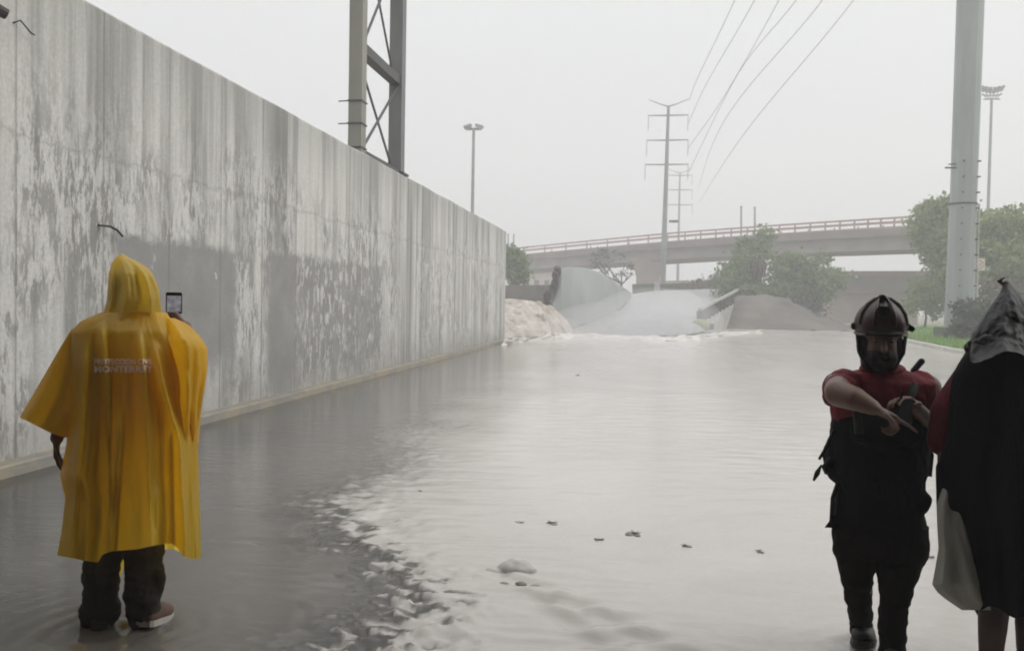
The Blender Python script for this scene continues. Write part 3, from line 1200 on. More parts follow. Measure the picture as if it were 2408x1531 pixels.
wires = [((1620, 238, 96), (1640, 185), (1728, 0)), ((1619, 290, 96), (1660, 200), (1775, 0)), ((1619, 348, 96), (1700, 232), (1832, 0)),
         ((1619, 405, 96), (1735, 175), (1873, 0)), ((1643, 440, 150), (1700, 290), (1935, 0)), ((1643, 478, 150), (1745, 322), (2008, 0))]
wl = ['thin power cable, leftmost at the top edge of the sky', 'thin power cable reaching the top cross arm of the nearer pylon', 'thin power cable reaching the middle cross arm of the nearer pylon',
      'thin power cable, fourth from the left at the sky edge', 'thin power cable, second from the right at the sky edge', 'thin power cable, rightmost of those crossing the sky']
for ((u0, v0, d0), (um, vm), (u1, v1)), lab in zip(wires, wl):
    q0, q1, q2 = P(u0, v0, d0), P(um, vm, 84), P(u1, v1, 64)
    ue, ve = u1 + (u1 - um) * 1.0, v1 + (v1 - vm) * 1.25
    q3 = P(ue, ve, 48)
    ctl_ = [q0 + (q0 - q1) * .5, q0, q1, q2, q3, q3 + (q3 - q2)]
    pts_ = []
    for i in range(1, 4):
        a, b, c_, e2 = ctl_[i - 1], ctl_[i], ctl_[i + 1], ctl_[i + 2]
        for k_ in range(14):
            t_ = k_ / 14
            pts_.append(.5 * ((2 * b) + (c_ - a) * t_ + (2 * a - 5 * b + 4 * c_ - e2) * t_ * t_ + (3 * b - a - 3 * c_ + e2) * t_ ** 3))
    pts_.append(q3)
    a = q0
    w = MB().tube(pts_, .026, 6).build('power_cable', M['wire'], base=tuple(a))
    tag(w, lab, 'cable', 'power cables crossing the sky')

# big grey monopole on the right
d = 41.
pb, pt = P(2254, 790, d), P(2276, -60, d)
pb = Vector((pb.x, pb.y, .1))
pt = Vector((pt.x, pb.y, pt.z))
mp = thing('steel_monopole', pb, 'thick grey steel pole with step bolts and flange on the grass', 'pole')
flz = P(2262, 482, d).z
f1 = pb.lerp(pt, (flz - pb.z) / (pt.z - pb.z))


def dodec(c, r):
    return [c + Vector((math.cos(2 * math.pi * (k_ + .5) / 12), math.sin(2 * math.pi * (k_ + .5) / 12), 0)) * r for k_ in range(12)]


MB().rings([dodec(pb, .66), dodec(f1, .60)]).build('lower_shaft', M['pole'], mp)
MB().rings([dodec(f1 + Vector((0, 0, .04)), .585), dodec(pt, .60)]).build('upper_shaft', M['pole'], mp)
MB().rings([dodec(f1 + Vector((0, 0, -.04)), .63), dodec(f1 + Vector((0, 0, .05)), .63)]).build('flange', M['bolt'], mp)
for k_ in range(12):
    for an in (-1.95, -.75):
        v_ = 385 + k_ * 36
        c = pb.lerp(pt, (P(2260, v_, d).z - pb.z) / (pt.z - pb.z))
        r = .60
        n_ = Vector((math.cos(an), math.sin(an), 0))
        MB().tube([c + n_ * (r - .05), c + n_ * (r + .14)], .042, 6).build('step_bolt', M['bolt'], mp)
c = pb.lerp(pt, (P(2262, 398, d).z - pb.z) / (pt.z - pb.z))
MB().bar(c + Vector((-.95, -.2, .0)), c + Vector((-.45, -.3, -.02)), .07, .07).build('bracket', M['bolt'], mp)
MB().bar(c + Vector((-.8, -.2, .16)), c + Vector((-.45, -.3, .16)), .05, .05).build('bracket', M['bolt'], mp)
cq = P(2288, 560, d)
MB().tube([Vector((pb.x + .70, pb.y - .15, .2)), Vector((pt.x * .3 + pb.x * .7 + .66, pb.y - .15, f1.z))], .05, 8).build('conduit', M['kerbpale'], mp)
fb = MB()
fb.box((pb.x + .12, pb.y, .25), (2.0, 1.8, 1.0))
bevel(fb.build('foundation', M['found'], mp), .05)

# white road sign with red marks
sd = 46.
sg = thing('road_sign', Vector((P(2301, 700, sd).x, P(2301, 700, sd).y, .2)), 'small square white road sign with faded red ring beside the thick pole', 'road sign')
a, b = P(2288, 608, sd), P(2315, 637, sd)
c = (a + b) / 2
wS, hS = (b.x - a.x), (a.z - b.z)
bevel(MB().box(c, (wS, .03, hS)).build('panel', M['signface'], sg), .012)
rm = MB()
for k_ in range(24):
    a0, a1 = 2 * math.pi * k_ / 24, 2 * math.pi * (k_ + 1) / 24
    r = wS * .36
    rm.bar(c + Vector((r * math.cos(a0), -.022, r * math.sin(a0))), c + Vector((r * math.cos(a1), -.022, r * math.sin(a1))), .012, .055)
rm.build('red_ring', M['signred'], sg)
rm = MB()
for q in (-.07, .07):
    rm.bar(c + Vector((q, -.022, -.09)), c + Vector((q, -.022, .09)), .06, .01)
rm.build('grey_marks', M['signmark'], sg)
MB().tube([Vector((c.x, c.y + .05, 0)), c + Vector((0, .05, hS * .3))], .045, 8).build('post', M['pole'], sg)


# ------------------------------------------------------------------ trees
def tree(name, label, blobs, n, leaf, m, base, trunk_r=.16, limbs=True, dens=.5, group=None):
    """blobs: (centre, rx, ry, rz). crown of many small leaf faces in clumps; trunk with limbs reaching the clumps"""
    t = thing(name, base, label, 'tree' if name.endswith('tree') else 'bush', group)
    vs, fs = [], []
    vol = [b[1] * b[2] * b[3] for b in blobs]
    tot = sum(vol)
    for (c, rx, ry, rz), vv in zip(blobs, vol):
        k = int(n * vv / tot)
        nc = max(6, int(k / 26))
        for ci in range(nc):
            while True:
                q = Vector((random.uniform(-1, 1), random.uniform(-1, 1), random.uniform(-1, 1)))
                L = q.length
                if L < 1 and random.random() < (.25 + .75 * L):
                    break
            cc = c + Vector((q.x * rx, q.y * ry, q.z * rz))
            if noise.noise(cc * .55) < -dens:
                continue
            cr = random.uniform(.5, 1.15) * leaf * 2.4
            for j in range(26):
                p = cc + Vector((random.gauss(0, 1), random.gauss(0, 1), random.gauss(0, .75))) * cr * .55
                s = leaf * random.uniform(.4, 1.2) * (1.5 if random.random() < .15 else 1)
                ax = Vector((random.gauss(0, 1), random.gauss(0, 1), random.gauss(0, .8))).normalized()
                bx = ax.cross(Vector((random.gauss(0, 1), random.gauss(0, 1), random.gauss(0, 1)))).normalized() * s * .42
                ax = ax * s * .7
                k0 = len(vs)
                vs += [p - ax, p + bx, p + ax, p - bx]
                fs.append((k0, k0 + 1, k0 + 2, k0 + 3))
    mb_ = MB()
    mb_.add(vs, fs)
    mb_.build('crown', m, t)
    if limbs:
        tm = MB()
        big = max(blobs, key=lambda b_: b_[3])
        fork = Vector(base).lerp(big[0], .55)
        tm.tube([Vector(base) + Vector((0, 0, -.3)), Vector(base).lerp(fork, .5) + Vector((.1, 0, 0)), fork], [trunk_r * 1.3, trunk_r, trunk_r * .8], 9)
        for (c, rx, ry, rz) in blobs:
            e = c + Vector((0, 0, rz * .3))
            md_ = fork.lerp(e, .5) + Vector((random.uniform(-.3, .3), 0, -.25))
            tm.tube([fork, md_, e], [trunk_r * .6, trunk_r * .4, trunk_r * .12], 7)
            for q in range(3):
                e2 = c + Vector((random.uniform(-.7, .7) * rx, random.uniform(-.7, .7) * ry, random.uniform(-.2, .7) * rz))
                tm.tube([md_, md_.lerp(e2, .6) + Vector((0, 0, .1)), e2], [trunk_r * .3, trunk_r * .2, trunk_r * .06], 6)
        tm.build('trunk', M['bark'], t, smooth=True)
    return t


def B(u, v, d, ru, rv, depth=None):
    return (P(u, v, d), ru * d / FPX, (depth or ru) * d / FPX, rv * d / FPX)


tree('leafy_tree', 'broad green tree with a dead brown frond in front of the flyover',
     [B(1742, 640, 71, 42, 44), B(1770, 592, 72, 38, 34), B(1800, 560, 72, 22, 22), B(1715, 668, 70, 40, 26), B(1760, 690, 69, 48, 22)], 7500, .26, M['leaf'], Vector((P(1752, 740, 70).x, P(1752, 740, 70).y, 2.0)))
tree('leafy_tree', 'dense rounded green tree just left of the red helmeted person, on the embankment',
     [B(1855, 640, 68, 52, 48), B(1900, 655, 68, 56, 46), B(1950, 665, 69, 42, 32), B(1830, 690, 67, 46, 28), B(1890, 700, 67, 48, 26), B(1935, 612, 69, 22, 20)], 9500, .26, M['leaf'], Vector((P(1860, 740, 67).x, P(1860, 740, 67).y, 1.6)), .2)
tree('dark_bush', 'dark grey green bush at the foot of the rounded tree on the embankment',
     [B(1882, 718, 65, 24, 24), B(1850, 726, 65, 22, 16), B(1915, 722, 65, 20, 18)], 2200, .2, M['leaf_dark'], Vector((P(1882, 745, 65).x, P(1882, 745, 65).y, 1.2)), .07)
tree('leafy_tree', 'pale green tree leaning over the flyover end, left of the thick pole',
     [B(2185, 530, 62, 44, 48), B(2225, 500, 62, 40, 36), B(2170, 498, 63, 26, 24), B(2215, 590, 61, 44, 50), B(2235, 650, 60, 40, 46), B(2190, 570, 62, 38, 26)], 9500, .26, M['leaf_olive'], Vector((P(2232, 740, 61).x, P(2232, 740, 61).y, .3)), .2)
tree('leafy_tree', 'large pale green tree filling the right edge behind the sign',
     [B(2330, 560, 57, 58, 62), B(2385, 530, 57, 46, 50), B(2345, 630, 56, 60, 52), B(2400, 620, 56, 56, 62), B(2440, 560, 57, 56, 70), B(2300, 530, 58, 34, 36), B(2470, 640, 56, 60, 70)], 12500, .27, M['leaf_olive'], Vector((P(2370, 740, 57).x, P(2370, 740, 57).y, .4)), .24)
tree('leafy_tree', 'small thin tree with twigs against the sky behind the wing wall',
     [B(1425, 606, 92, 40, 20), B(1470, 628, 92, 22, 30), B(1400, 622, 92, 24, 16), B(1488, 650, 92, 16, 26), B(1440, 640, 92, 26, 16)], 1500, .2, M['leaf_dark'], Vector((P(1452, 690, 92).x, P(1452, 690, 92).y, 1.5)), .16, dens=.1)
tree('leafy_tree', 'shaded green tree seen past the far end of the long wall',
     [B(1205, 625, 72, 32, 40), B(1190, 600, 73, 26, 24), B(1225, 655, 72, 22, 18)], 3400, .24, M['leaf'], Vector((P(1205, 690, 72).x, P(1205, 690, 72).y, 1.5)), .15)
tree('dark_bush', 'dark bush covering the foot of the thick grey pole',
     [B(2285, 742, 39.6, 34, 34), B(2265, 770, 39.2, 26, 22), B(2310, 728, 40, 26, 24), B(2300, 772, 39.4, 26, 22)], 3600, .15, M['leaf_dark'], Vector((P(2285, 790, 39.5).x, P(2285, 790, 39.5).y, .25)), .05)
tree('hedge_bush', 'pale scrubby bush at the right end of the low bridge',
     [B(2175, 690, 63, 40, 36), B(2140, 715, 62, 24, 22), B(2205, 720, 62, 30, 26)], 3000, .22, M['leaf_olive'], Vector((P(2175, 740, 62).x, P(2175, 740, 62).y, .4)), .08)
tree('hedge_bush', 'brownish scrub under the large tree at the right edge',
     [B(2340, 690, 55, 44, 30), B(2400, 695, 55, 50, 34), B(2450, 700, 55, 40, 34)], 3200, .22, M['leaf_dry'], Vector((P(2390, 740, 55).x, P(2390, 740, 55).y, .4)), .08)
tree('hedge_bush', 'rusty brown scrub on the slope below the flyover pier',
     [B(1660, 668, 84, 34, 14), B(1700, 656, 84, 30, 18), B(1622, 676, 84, 26, 9)], 1800, .2, M['leaf_dry'], Vector((P(1670, 690, 84).x, P(1670, 690, 84).y, 2.2)), .06)
# dead frond cluster hanging in the broad tree
df = thing('dead_frond', P(1785, 610, 70), 'hanging cluster of dead brown fronds beneath a palm head', 'palm')
fm_ = MB()
for i in range(46):
    a = random.uniform(0, 6.28)
    r = random.uniform(.1, .62)
    p0 = P(1783, 606, 69.2) + Vector((random.uniform(-.15, .15), random.uniform(-.15, .15), 0))
    p2 = p0 + Vector((math.cos(a) * r * .7, math.sin(a) * r * .7, -random.uniform(1.2, 2.4)))
    p1 = p0 + Vector((math.cos(a) * r * 1.1, math.sin(a) * r * 1.1, -.5))
    fm_.tube([p0, p1, p2], [.04, .13, .03], 5)
fm_.build('frond_skirt', M['bark'], df, smooth=True)
fc = MB()
for i in range(26):
    a = random.uniform(0, 6.28)
    p0 = P(1783, 604, 69.2)
    e = random.uniform(-.2, .9)
    r = random.uniform(.7, 1.2)
    prev = p0
    for k_ in range(1, 6):
        t_ = k_ / 5
        q = p0 + Vector((math.cos(a) * r * t_, math.sin(a) * r * t_, e * t_ - .9 * t_ * t_))
        s = Vector((-math.sin(a), math.cos(a), 0)) * (.12 * (1.1 - t_))
        fc.add([prev - s, prev + s, q + s * .8, q - s * .8], [(0, 1, 2, 3)])
        prev = q
fc.build('palm_crown', M['leaf_olive'], df)
MB().tube([P(1783, 604, 69.2), Vector((P(1783, 604, 69.2).x, P(1783, 604, 69.2).y, 1.8))], [.16, .2], 9).build('trunk', M['bark'], df)

# ------------------------------------------------------------------ small dark clumps set on the water
def clump(u, v, w, label, seed):
    c = G(u, v, .015)
    rnd = random.Random(seed)
    s = w * (c - CPOS).length / FPX
    m_ = MB()
    for i in range(9):
        r = s * rnd.uniform(.10, .24)
        m_.ell(c + Vector((rnd.uniform(-.42, .42) * s, rnd.uniform(-.5, .5) * s, rnd.uniform(0, .03) * s)), (r * 1.7, r * 1.2, r * .38),
               Matrix.Rotation(rnd.uniform(0, 3), 3, 'Z'), 7, 5)
    for i in range(4):
        a = rnd.uniform(0, 6.28)
        p = c + Vector((rnd.uniform(-.2, .2) * s, rnd.uniform(-.2, .2) * s, .1 * s))
        m_.tube([p, p + Vector((math.cos(a), math.sin(a), .25)) * s * .55], [s * .05, s * .02], 5)
    o_ = m_.build('water_smudge', M['smudge'], base=tuple(c), smooth=True)
    tag(o_, label, 'smudge', 'dark debris floating on the floodwater')


clump(990, 1156, 14, 'dark round clump on the dim water near the left edge of the pale flood', 1)
clump(1222, 1232, 22, 'flat dark clump of debris just above the pale lump in the water', 2)
clump(1298, 1231, 22, 'thin dark twiggy debris right of the flat clump on the pale water', 3)
clump(1408, 1270, 20, 'dark debris clump lower left of the widest clump midway across the flood', 4)
clump(1490, 1257, 28, 'widest dark debris clump midway across the pale water', 5)
clump(1615, 1285, 20, 'faint debris tuft right of the widest clump on the flood', 6)
clump(2194, 1310, 12, 'tiny dark clump floating between the two dark people', 7)
clump(1358, 882, 8, 'tiny far clump floating near the foot of the torrent', 8)
clump(1786, 1296, 16, 'thin dark clump left of the red shirted person', 9)

# pale lump with wake
hp = thing('water_lump', hump, 'pale lump breaking the water surface with ripples trailing behind it', 'lump')
m_ = MB()
s = (hump - CPOS).length / FPX
cen = G(1215, 1350)
m_.ell(cen + Vector((.0, 0, .01)), (48 * s, 34 * s, 34 * s), n=20, m=12)
m_.ell(cen + Vector((-38 * s, -.02, .0)), (36 * s, 26 * s, 16 * s), n=16, m=10)
o_ = fuse(m_, 'lump_skin', M['foam'], .008, hp, smooth=6, fn=lambda p, n_: p + n_ * .02 * noise.fractal(p * 6, 1, 2, 3))
m_ = MB()  # flat dark pieces set around the lump
for (du, dv, r) in ((-66, 4, 5), (-68, 16, 6), (-30, 18, 11), (-52, 8, 7), (10, 15, 9), (45, 22, 9)):
    q = G(1215 + du, 1358 + dv, .012)
    m_.ell(q, (r * 1.5 * s, r * s * 1.2, r * s * .6), n=8, m=6)
m_.build('dark_piece', M['smudge'], hp, smooth=True)


# ================================================================== PEOPLE
def finger(mb, p, dirs, seg, r):
    """p root, list of directions per bone"""
    a = Vector(p)
    for i, dv in enumerate(dirs):
        b = a + Vector(dv).normalized() * seg[i]
        mb.cap(a, r * (1 - .1 * i), b, r * (1 - .1 * (i + 1)), 8)
        a = b


def hand(mb, wrist, fwd, palm_n, side, curl=.4, spread=.12, point=False, scale=1.):
    """palm box of capsules, four fingers and a thumb. side: +1 thumb on the +cross side"""
    f = Vector(fwd).normalized()
    n_ = Vector(palm_n)
    n_ = (n_ - f * n_.dot(f)).normalized()
    s = f.cross(n_).normalized() * side          # toward the thumb
    w = Vector(wrist)
    k = scale
    for i in range(4):
        o_ = (1.5 - i) * .021 * k
        a = w + f * .012 * k + s * o_ * .7
        b = w + f * (.088 - .006 * abs(i - 1)) * k + s * o_
        mb.cap(a, .0155 * k, b, .0125 * k, 10)
        c_ = curl * (1 + .12 * i)
        if point and i == 0:
            c_ = .08
        elif point:
            c_ = 1.05
        L = (.040, .044, .041, .033)[i] * k
        dirs = []
        ang = 0
        for q in range(3):
            ang += c_
            dd = f * math.cos(ang) + n_ * math.sin(ang) + s * (1.5 - i) * spread * .5
            dirs.append(dd)
        finger(mb, b, dirs, (L, L * .68, L * .52), .0092 * k)
    tb = w + f * .03 * k + s * .03 * k
    finger(mb, tb, [f * .6 + s * .8 + n_ * .25, f * .85 + s * .35 + n_ * .4, f * .9 + s * .1 + n_ * .5], (.042 * k, .034 * k, .027 * k), .0108 * k)


def head(mb, c, fwd, up, k=1.):
    """skull, jaw, nose, brow, lips, ears"""
    f = Vector(fwd).normalized()
    u = Vector(up).normalized()
    s = f.cross(u).normalized()
    u = s.cross(f)
    rot = Matrix((s, f, u)).transposed()
    c = Vector(c)
    L = lambda x, y, z: c + (s * x + f * y + u * z) * k
    mb.ell(L(0, -.012, .03), (.074 * k, .092 * k, .088 * k), rot)
    mb.ell(L(0, .028, -.03), (.062 * k, .068 * k, .082 * k), rot)
    mb.ell(L(0, .05, -.085), (.036 * k, .034 * k, .028 * k), rot)
    mb.cap(L(0, .092, .01), .009 * k, L(0, .112, -.028), .014 * k, 8)
    mb.cap(L(-.03, .082, .022), .011 * k, L(.03, .082, .022), .011 * k, 8)
    mb.cap(L(-.016, .089, -.058), .008 * k, L(.016, .089, -.058), .008 * k, 8)
    mb.cap(L(-.014, .087, -.068), .008 * k, L(.014, .087, -.068), .008 * k, 8)
    for q in (-1, 1):
        mb.ell(L(q * .076, -.005, -.01), (.010 * k, .02 * k, .03 * k), rot, 10, 6)
    return L, rot


def shoe(base_, heel, toe, m, parent, sole_m, w=.048, h=.075):
    heel, toe = Vector(heel), Vector(toe)
    t = (toe - heel)
    L = t.length
    t.normalize()
    s = t.cross(Vector((0, 0, 1))).normalized()
    u = s.cross(t)
    mb = MB()
    rows = []
    so = []
    for q, wd, hh in ((0, .6, .75), (.06, .85, 1.05), (.2, .92, 1.15), (.4, .92, .95), (.6, 1.05, .7), (.8, 1.05, .55), (.94, .8, .42), (1, .45, .28)):
        c = heel + t * (q * L)
        ring, r2 = [], []
        for j in range(14):
            a = 2 * math.pi * j / 14
            ring.append(c + s * math.cos(a) * w * wd + u * (.022 + max(-.35, math.sin(a)) * h * hh * .9 + .02))
            r2.append(c + s * math.cos(a) * w * (wd + .1) + u * (.014 + .014 * (1 if math.sin(a) > 0 else -1)))
        rows.append(ring)
        so.append(r2)
    mb.rings(rows)
    o1 = recalc(mb.build('shoe', m, parent, smooth=True))
    m2 = MB()
    m2.rings(so)
    b = Vector(parent['_b'])
    o2 = recalc(m2.build('sole', sole_m, parent, smooth=False))
    o2.parent = o1
    return o1


# ------------------------------------------------------------------ person in the yellow poncho
D1 = 3.98
base1 = Vector((P(290, 1400, D1).x, P(290, 1400, D1).y, 0.0))


def A(u, v, dd=0.):
    return P(u, v, D1 + dd)


s1 = D1 / FPX
fw = (P(300, 1000, D1 + 1) - P(300, 1000, D1))
fw.z = 0
fw.normalize()                     # facing away from the camera
rt = Vector((fw.y, -fw.x, 0))
p1 = thing('person', base1, 'person seen from behind in a hooded yellow rain poncho raising a phone', 'person')
mb = MB()
hd_c = A(318, 690, .03)
head(mb, hd_c, fw + rt * .2, (0, 0, 1), 1.02)
mb.chain([(A(316, 715, .02), .055), (A(312, 790, .0), .062)])
mb.chain([(A(210, 812, .02), .072), (A(310, 795, .0), .085), (A(405, 812, .02), .072)])
tor = []
for v_, hw_, hd_ in ((790, .12, .09), (830, .19, .115), (900, .175, .12), (980, .16, .115), (1040, .165, .12), (1090, .17, .125), (1130, .15, .115)):
    c = A(305, v_, .0)
    tor.append([c + rt * hw_ * math.cos(2 * math.pi * j / 18) + fw * hd_ * math.sin(2 * math.pi * j / 18) for j in range(18)])
mb.rings(tor)
mb.chain([(A(262, 1105), .095), (A(242, 1270, .05), .062), (A(238, 1330, .03), .06), (A(238, 1455, .03), .045)])
mb.chain([(A(338, 1105), .095), (A(338, 1260, .06), .062), (A(340, 1330, .04), .06), (A(345, 1430, .0), .045)])
mb.cap(A(238, 1462, .02), .04, A(236, 1478, .16), .035)
mb.cap(A(345, 1440, .0), .038, A(372, 1452, .12), .035)
# left arm hanging, right arm raised holding the phone
wl_ = A(134, 1030, .03)
mb.chain([(A(208, 820, .03), .05), (A(162, 930, .035), .042), (wl_, .03)])
hand(mb, wl_, (A(133, 1110, .05) - A(136, 1030, .03)), rt, 1, .28)
wr_ = A(436, 768, .33)
mb.chain([(A(412, 815, .03), .058), (A(462, 880, .2), .048), (wr_, .03)])
hand(mb, wr_, (A(405, 722, .40) - A(438, 765, .34)), -rt * .7 + fw * .1 + Vector((0, 0, -.3)), -1, .55)
body1 = fuse(mb, 'body', M['skin'], .0075, p1, smooth=2)

tm = MB()
for (pts_) in ([(A(262, 1130), .105), (A(244, 1270, .04), .088), (A(240, 1340, .03), .083), (A(236, 1425, .02), .080)],
               [(A(336, 1130), .105), (A(338, 1255, .05), .090), (A(338, 1330, .03), .086), (A(340, 1392, .0), .080)]):
    tm.chain(pts_)
for q in range(3):
    tm.cap(A(210 + q * 4, 1440 + q * 9, .02), .055, A(256 - q * 6, 1436 + q * 10, .02), .055)
tm.cap(A(326, 1405, .0), .07, A(342, 1425, .0), .062)
tm.cap(A(318, 1432, -.01), .05, A(340, 1440, -.01), .05)
tm.cap(A(318, 1455, -.01), .035, A(330, 1468, -.01), .035)
tm.cap(A(372, 1350, -.01), .03, A(374, 1385, -.01), .02)
fuse(tm, 'trousers', M['trousers'], .008, p1, smooth=1, fn=lambda p, n_: p + n_ * (.014 * noise.fractal((p.x * 9, p.y * 9, p.z * 16), 1, 2, 3)))
shoe(base1, A(236, 1486, -.06), A(232, 1492, .2), M['shoe'], p1, M['shoe'])
shoe(base1, A(336, 1474, -.05), A(392, 1452, .17), M['shoe_brown'], p1, M['shoe_white'], .05, .085)

shm = MB()
tor = []
for v_, hw_, hd_ in ((785, .15, .10), (812, .20, .125), (900, .19, .13), (980, .18, .13), (1060, .185, .14), (1120, .185, .145), (1160, .16, .12)):
    c = A(302, v_, .0)
    tor.append([c + rt * hw_ * math.cos(2 * math.pi * j / 20) + fw * hd_ * math.sin(2 * math.pi * j / 20) for j in range(20)])
shm.rings(tor)
shm.chain([(A(208, 822, .03), .055), (A(172, 905, .04), .044)])
shm.chain([(A(412, 815, .03), .068), (A(455, 872, .17), .058)])
fuse(shm, 'shirt', M['undershirt'], .009, p1, smooth=1)

# poncho
Lt = [(735, 236), (755, 190), (780, 166), (820, 160), (900, 161), (1000, 159), (1040, 157), (1119, 141), (1171, 153), (1240, 146), (1305, 134), (1370, 130)]
Rt = [(735, 392), (755, 405), (790, 428), (830, 444), (900, 458), (1000, 462), (1040, 466), (1180, 470), (1312, 474), (1370, 476)]
hem_back = [(130, 1305), (165, 1311), (196, 1318), (232, 1322), (243, 1303), (262, 1296), (320, 1291), (366, 1281), (404, 1277), (418, 1288), (431, 1309), (452, 1314), (474, 1311)]
hem_front = [(130, 1305), (196, 1318), (235, 1351), (281, 1361), (300, 1300), (400, 1290), (474, 1311)]
NT_, NR = 260, 84
creases = [([(745, 240), (900, 252), (1300, 258)], .035), ([(800, 366), (900, 385), (1040, 424), (1300, 437)], .06), ([(770, 328), (900, 342), (1290, 356)], .035), ([(800, 205), (1000, 190), (1310, 172)], .04), ([(960, 286), (1290, 264)], .05), ([(1000, 398), (1280, 404)], .03)]
pv, pf = [], []
rows = []
for i in range(NR + 1):
    row = []
    for j in range(NT_):
        th = 2 * math.pi * j / NT_
        cx, sy = math.cos(th), math.sin(th)
        vh = 1300
        for it in range(3):
            v_ = lerp(735, vh, i / NR)
            l, r_ = table(Lt, v_), table(Rt, v_)
            u_ = (l + r_) / 2 + (r_ - l) / 2 * (abs(cx) ** .85) * (1 if cx > 0 else -1)
            w_ = min(1., abs(sy) * 2.2)
            hb = table(hem_back, u_) if sy < 0 else table(hem_front, u_)
            side = table(hem_back, u_)
            vh = lerp(side, hb, w_)
        t_ = i / NR
        amp = .04 + .20 * t_
        ph = u_ * .0 + th
        fold = .42 * math.sin(5 * ph + 1.0 + .9 * t_) + .33 * math.sin(8 * ph + 2.1 - 1.2 * t_) + .28 * abs(math.sin(6.5 * ph + .7)) + .3 * noise.noise((3 * cx, 3 * sy, t_ * 2.2 + 4)) + .22 * noise.noise((9 * cx, 9 * sy, t_ * 3)) + .34 * noise.ridged_multi_fractal((3.4 * cx, 3.4 * sy + .3, t_ * 1.1 + 7), 1., 2., 3, 1., 2.) - .3
        dep = table([(735, .10), (780, .17), (850, .20), (1000, .22), (1180, .25), (1320, .28)], v_)
        dd = dep * (abs(sy) ** .8) * (1 if sy > 0 else -1) * (1 + 1.5 * amp * fold)
        # raised arm lifts the front right of the sheet
        uu = u_ + fold * amp * 16 * (1 - abs(cx) ** 4)
        if sy < -.05:
            for cpts, ca in creases:
                xx = (uu - table(cpts, v_)) / 9.
                on = sstep(cpts[0][0] - 10, cpts[0][0] + 60, v_)
                dd -= ca * on * (math.exp(-(xx / 2.2) ** 2) if xx < 0 else math.exp(-(xx / .55) ** 2)) * min(1, -sy * 3)
        p = A(uu, v_, dd + .02)
        row.append(p)
    rows.append(row)
pm = MB()
pm.rings(rows, cap=False)
# left sleeve, spread wide
rows = []
topc = [(200, 758, 0), (168, 774, 0), (140, 820, 0), (95, 898, 0), (46, 981, 0)]
botc = [(215, 1012, 0), (192, 1022, 0), (170, 1030, 0), (148, 1028, 0), (121, 1019, 0)]
for i in range(25):
    s_ = i / 24 * 4
    k_ = min(int(s_), 3)
    tu, tv = [lerp(topc[k_][q], topc[k_ + 1][q], s_ - k_) for q in (0, 1)]
    bu, bv = [lerp(botc[k_][q], botc[k_ + 1][q], s_ - k_) for q in (0, 1)]
    row = []
    for j in range(40):
        th = 2 * math.pi * j / 40
        a = (1 + math.cos(th)) / 2
        th_k = .085 * (1 - .35 * i / 24)
        u_, v_ = lerp(bu, tu, a), lerp(bv, tv, a)
        dd = math.sin(th) * th_k * (1 + .5 * noise.noise((a * 4, i * .12, 2)))
        row.append(A(u_, v_, dd + .01 + .02 * math.sin(9 * a + i * .2)))
    rows.append(row)
pm.rings(rows, cap=False)
# right sleeve hanging from the raised arm
rows = []
Rl = [(748, 372), (760, 366), (800, 372), (900, 392), (1037, 414)]
Rr = [(748, 410), (757, 432), (768, 448), (782, 462), (800, 478), (820, 489), (870, 488), (900, 484), (960, 474), (1037, 468)]
for i in range(40):
    v_ = lerp(748, 1037, (i / 39) ** .9)
    l, r_ = table(Rl, v_), table(Rr, v_)
    row = []
    t_ = i / 39
    for j in range(56):
        th = 2 * math.pi * j / 56
        cx, sy = math.cos(th), math.sin(th)
        fold = .4 * math.sin(4 * th + .8 + 2 * t_) + .5 * noise.noise((2.5 * cx, 2.5 * sy, t_ * 3 + 9))
        u_ = (l + r_) / 2 + (r_ - l) / 2 * cx
        dep = table([(0, .06), (.15, .2), (.5, .19), (1, .15)], t_)
        fold += .5 * noise.ridged_multi_fractal((2.6 * cx, 2.6 * sy, t_ * 1.5 + 2), 1., 2., 3, 1., 2.) - .5
        dd = sy * dep * (1 + .4 * fold) + .03
        row.append(A(u_ + fold * 4 * (1 - abs(cx) ** 3), v_ + (6 * math.sin(3 * th) * t_ if sy > 0 else 0), dd))
    rows.append(row)
pm.rings(rows, cap=False)
# gathered top of the lifted sleeve
poncho = pm.build('poncho', M['poncho'], p1, smooth=True)

# hood
Lh = [(598, 284), (606, 272), (618, 264), (643, 255), (708, 251), (735, 243), (752, 226), (775, 205)]
Rh = [(598, 290), (606, 302), (616, 325), (632, 350), (650, 363), (675, 373), (720, 379), (752, 384), (775, 404)]
rows = []
for i in range(46):
    v_ = lerp(598, 775, i / 45)
    l, r_ = table(Lh, v_), table(Rh, v_)
    t_ = i / 45
    dep = table([(0, .012), (.08, .06), (.25, .115), (.6, .135), (.78, .115), (1, .14)], t_)
    row = []
    for j in range(90):
        th = 2 * math.pi * j / 90
        cx, sy = math.cos(th), math.sin(th)
        fold = .5 * math.sin(7 * th + 1.2 + 1.6 * t_) + .35 * math.sin(12 * th + .4) + .6 * noise.noise((3.2 * cx, 3.2 * sy, t_ * 2.6)) + .3 * abs(math.sin(4.5 * th)) + .4 * noise.ridged_multi_fractal((3 * cx, 3 * sy, t_ * 1.6), 1., 2., 3, 1., 2.) - .4
        a = .19 * min(1, t_ * 3)
        u_ = (l + r_) / 2 + (r_ - l) / 2 * cx
        row.append(A(u_ + fold * a * 24 * (1 - abs(cx) ** 4), v_, sy * dep * (1 + 1.2 * a * fold) + .03))
    rows.append(row)
hm = MB()
hm.rings(rows, cap=False)
hood_o = hm.build('hood', M['hood'], p1, smooth=True)

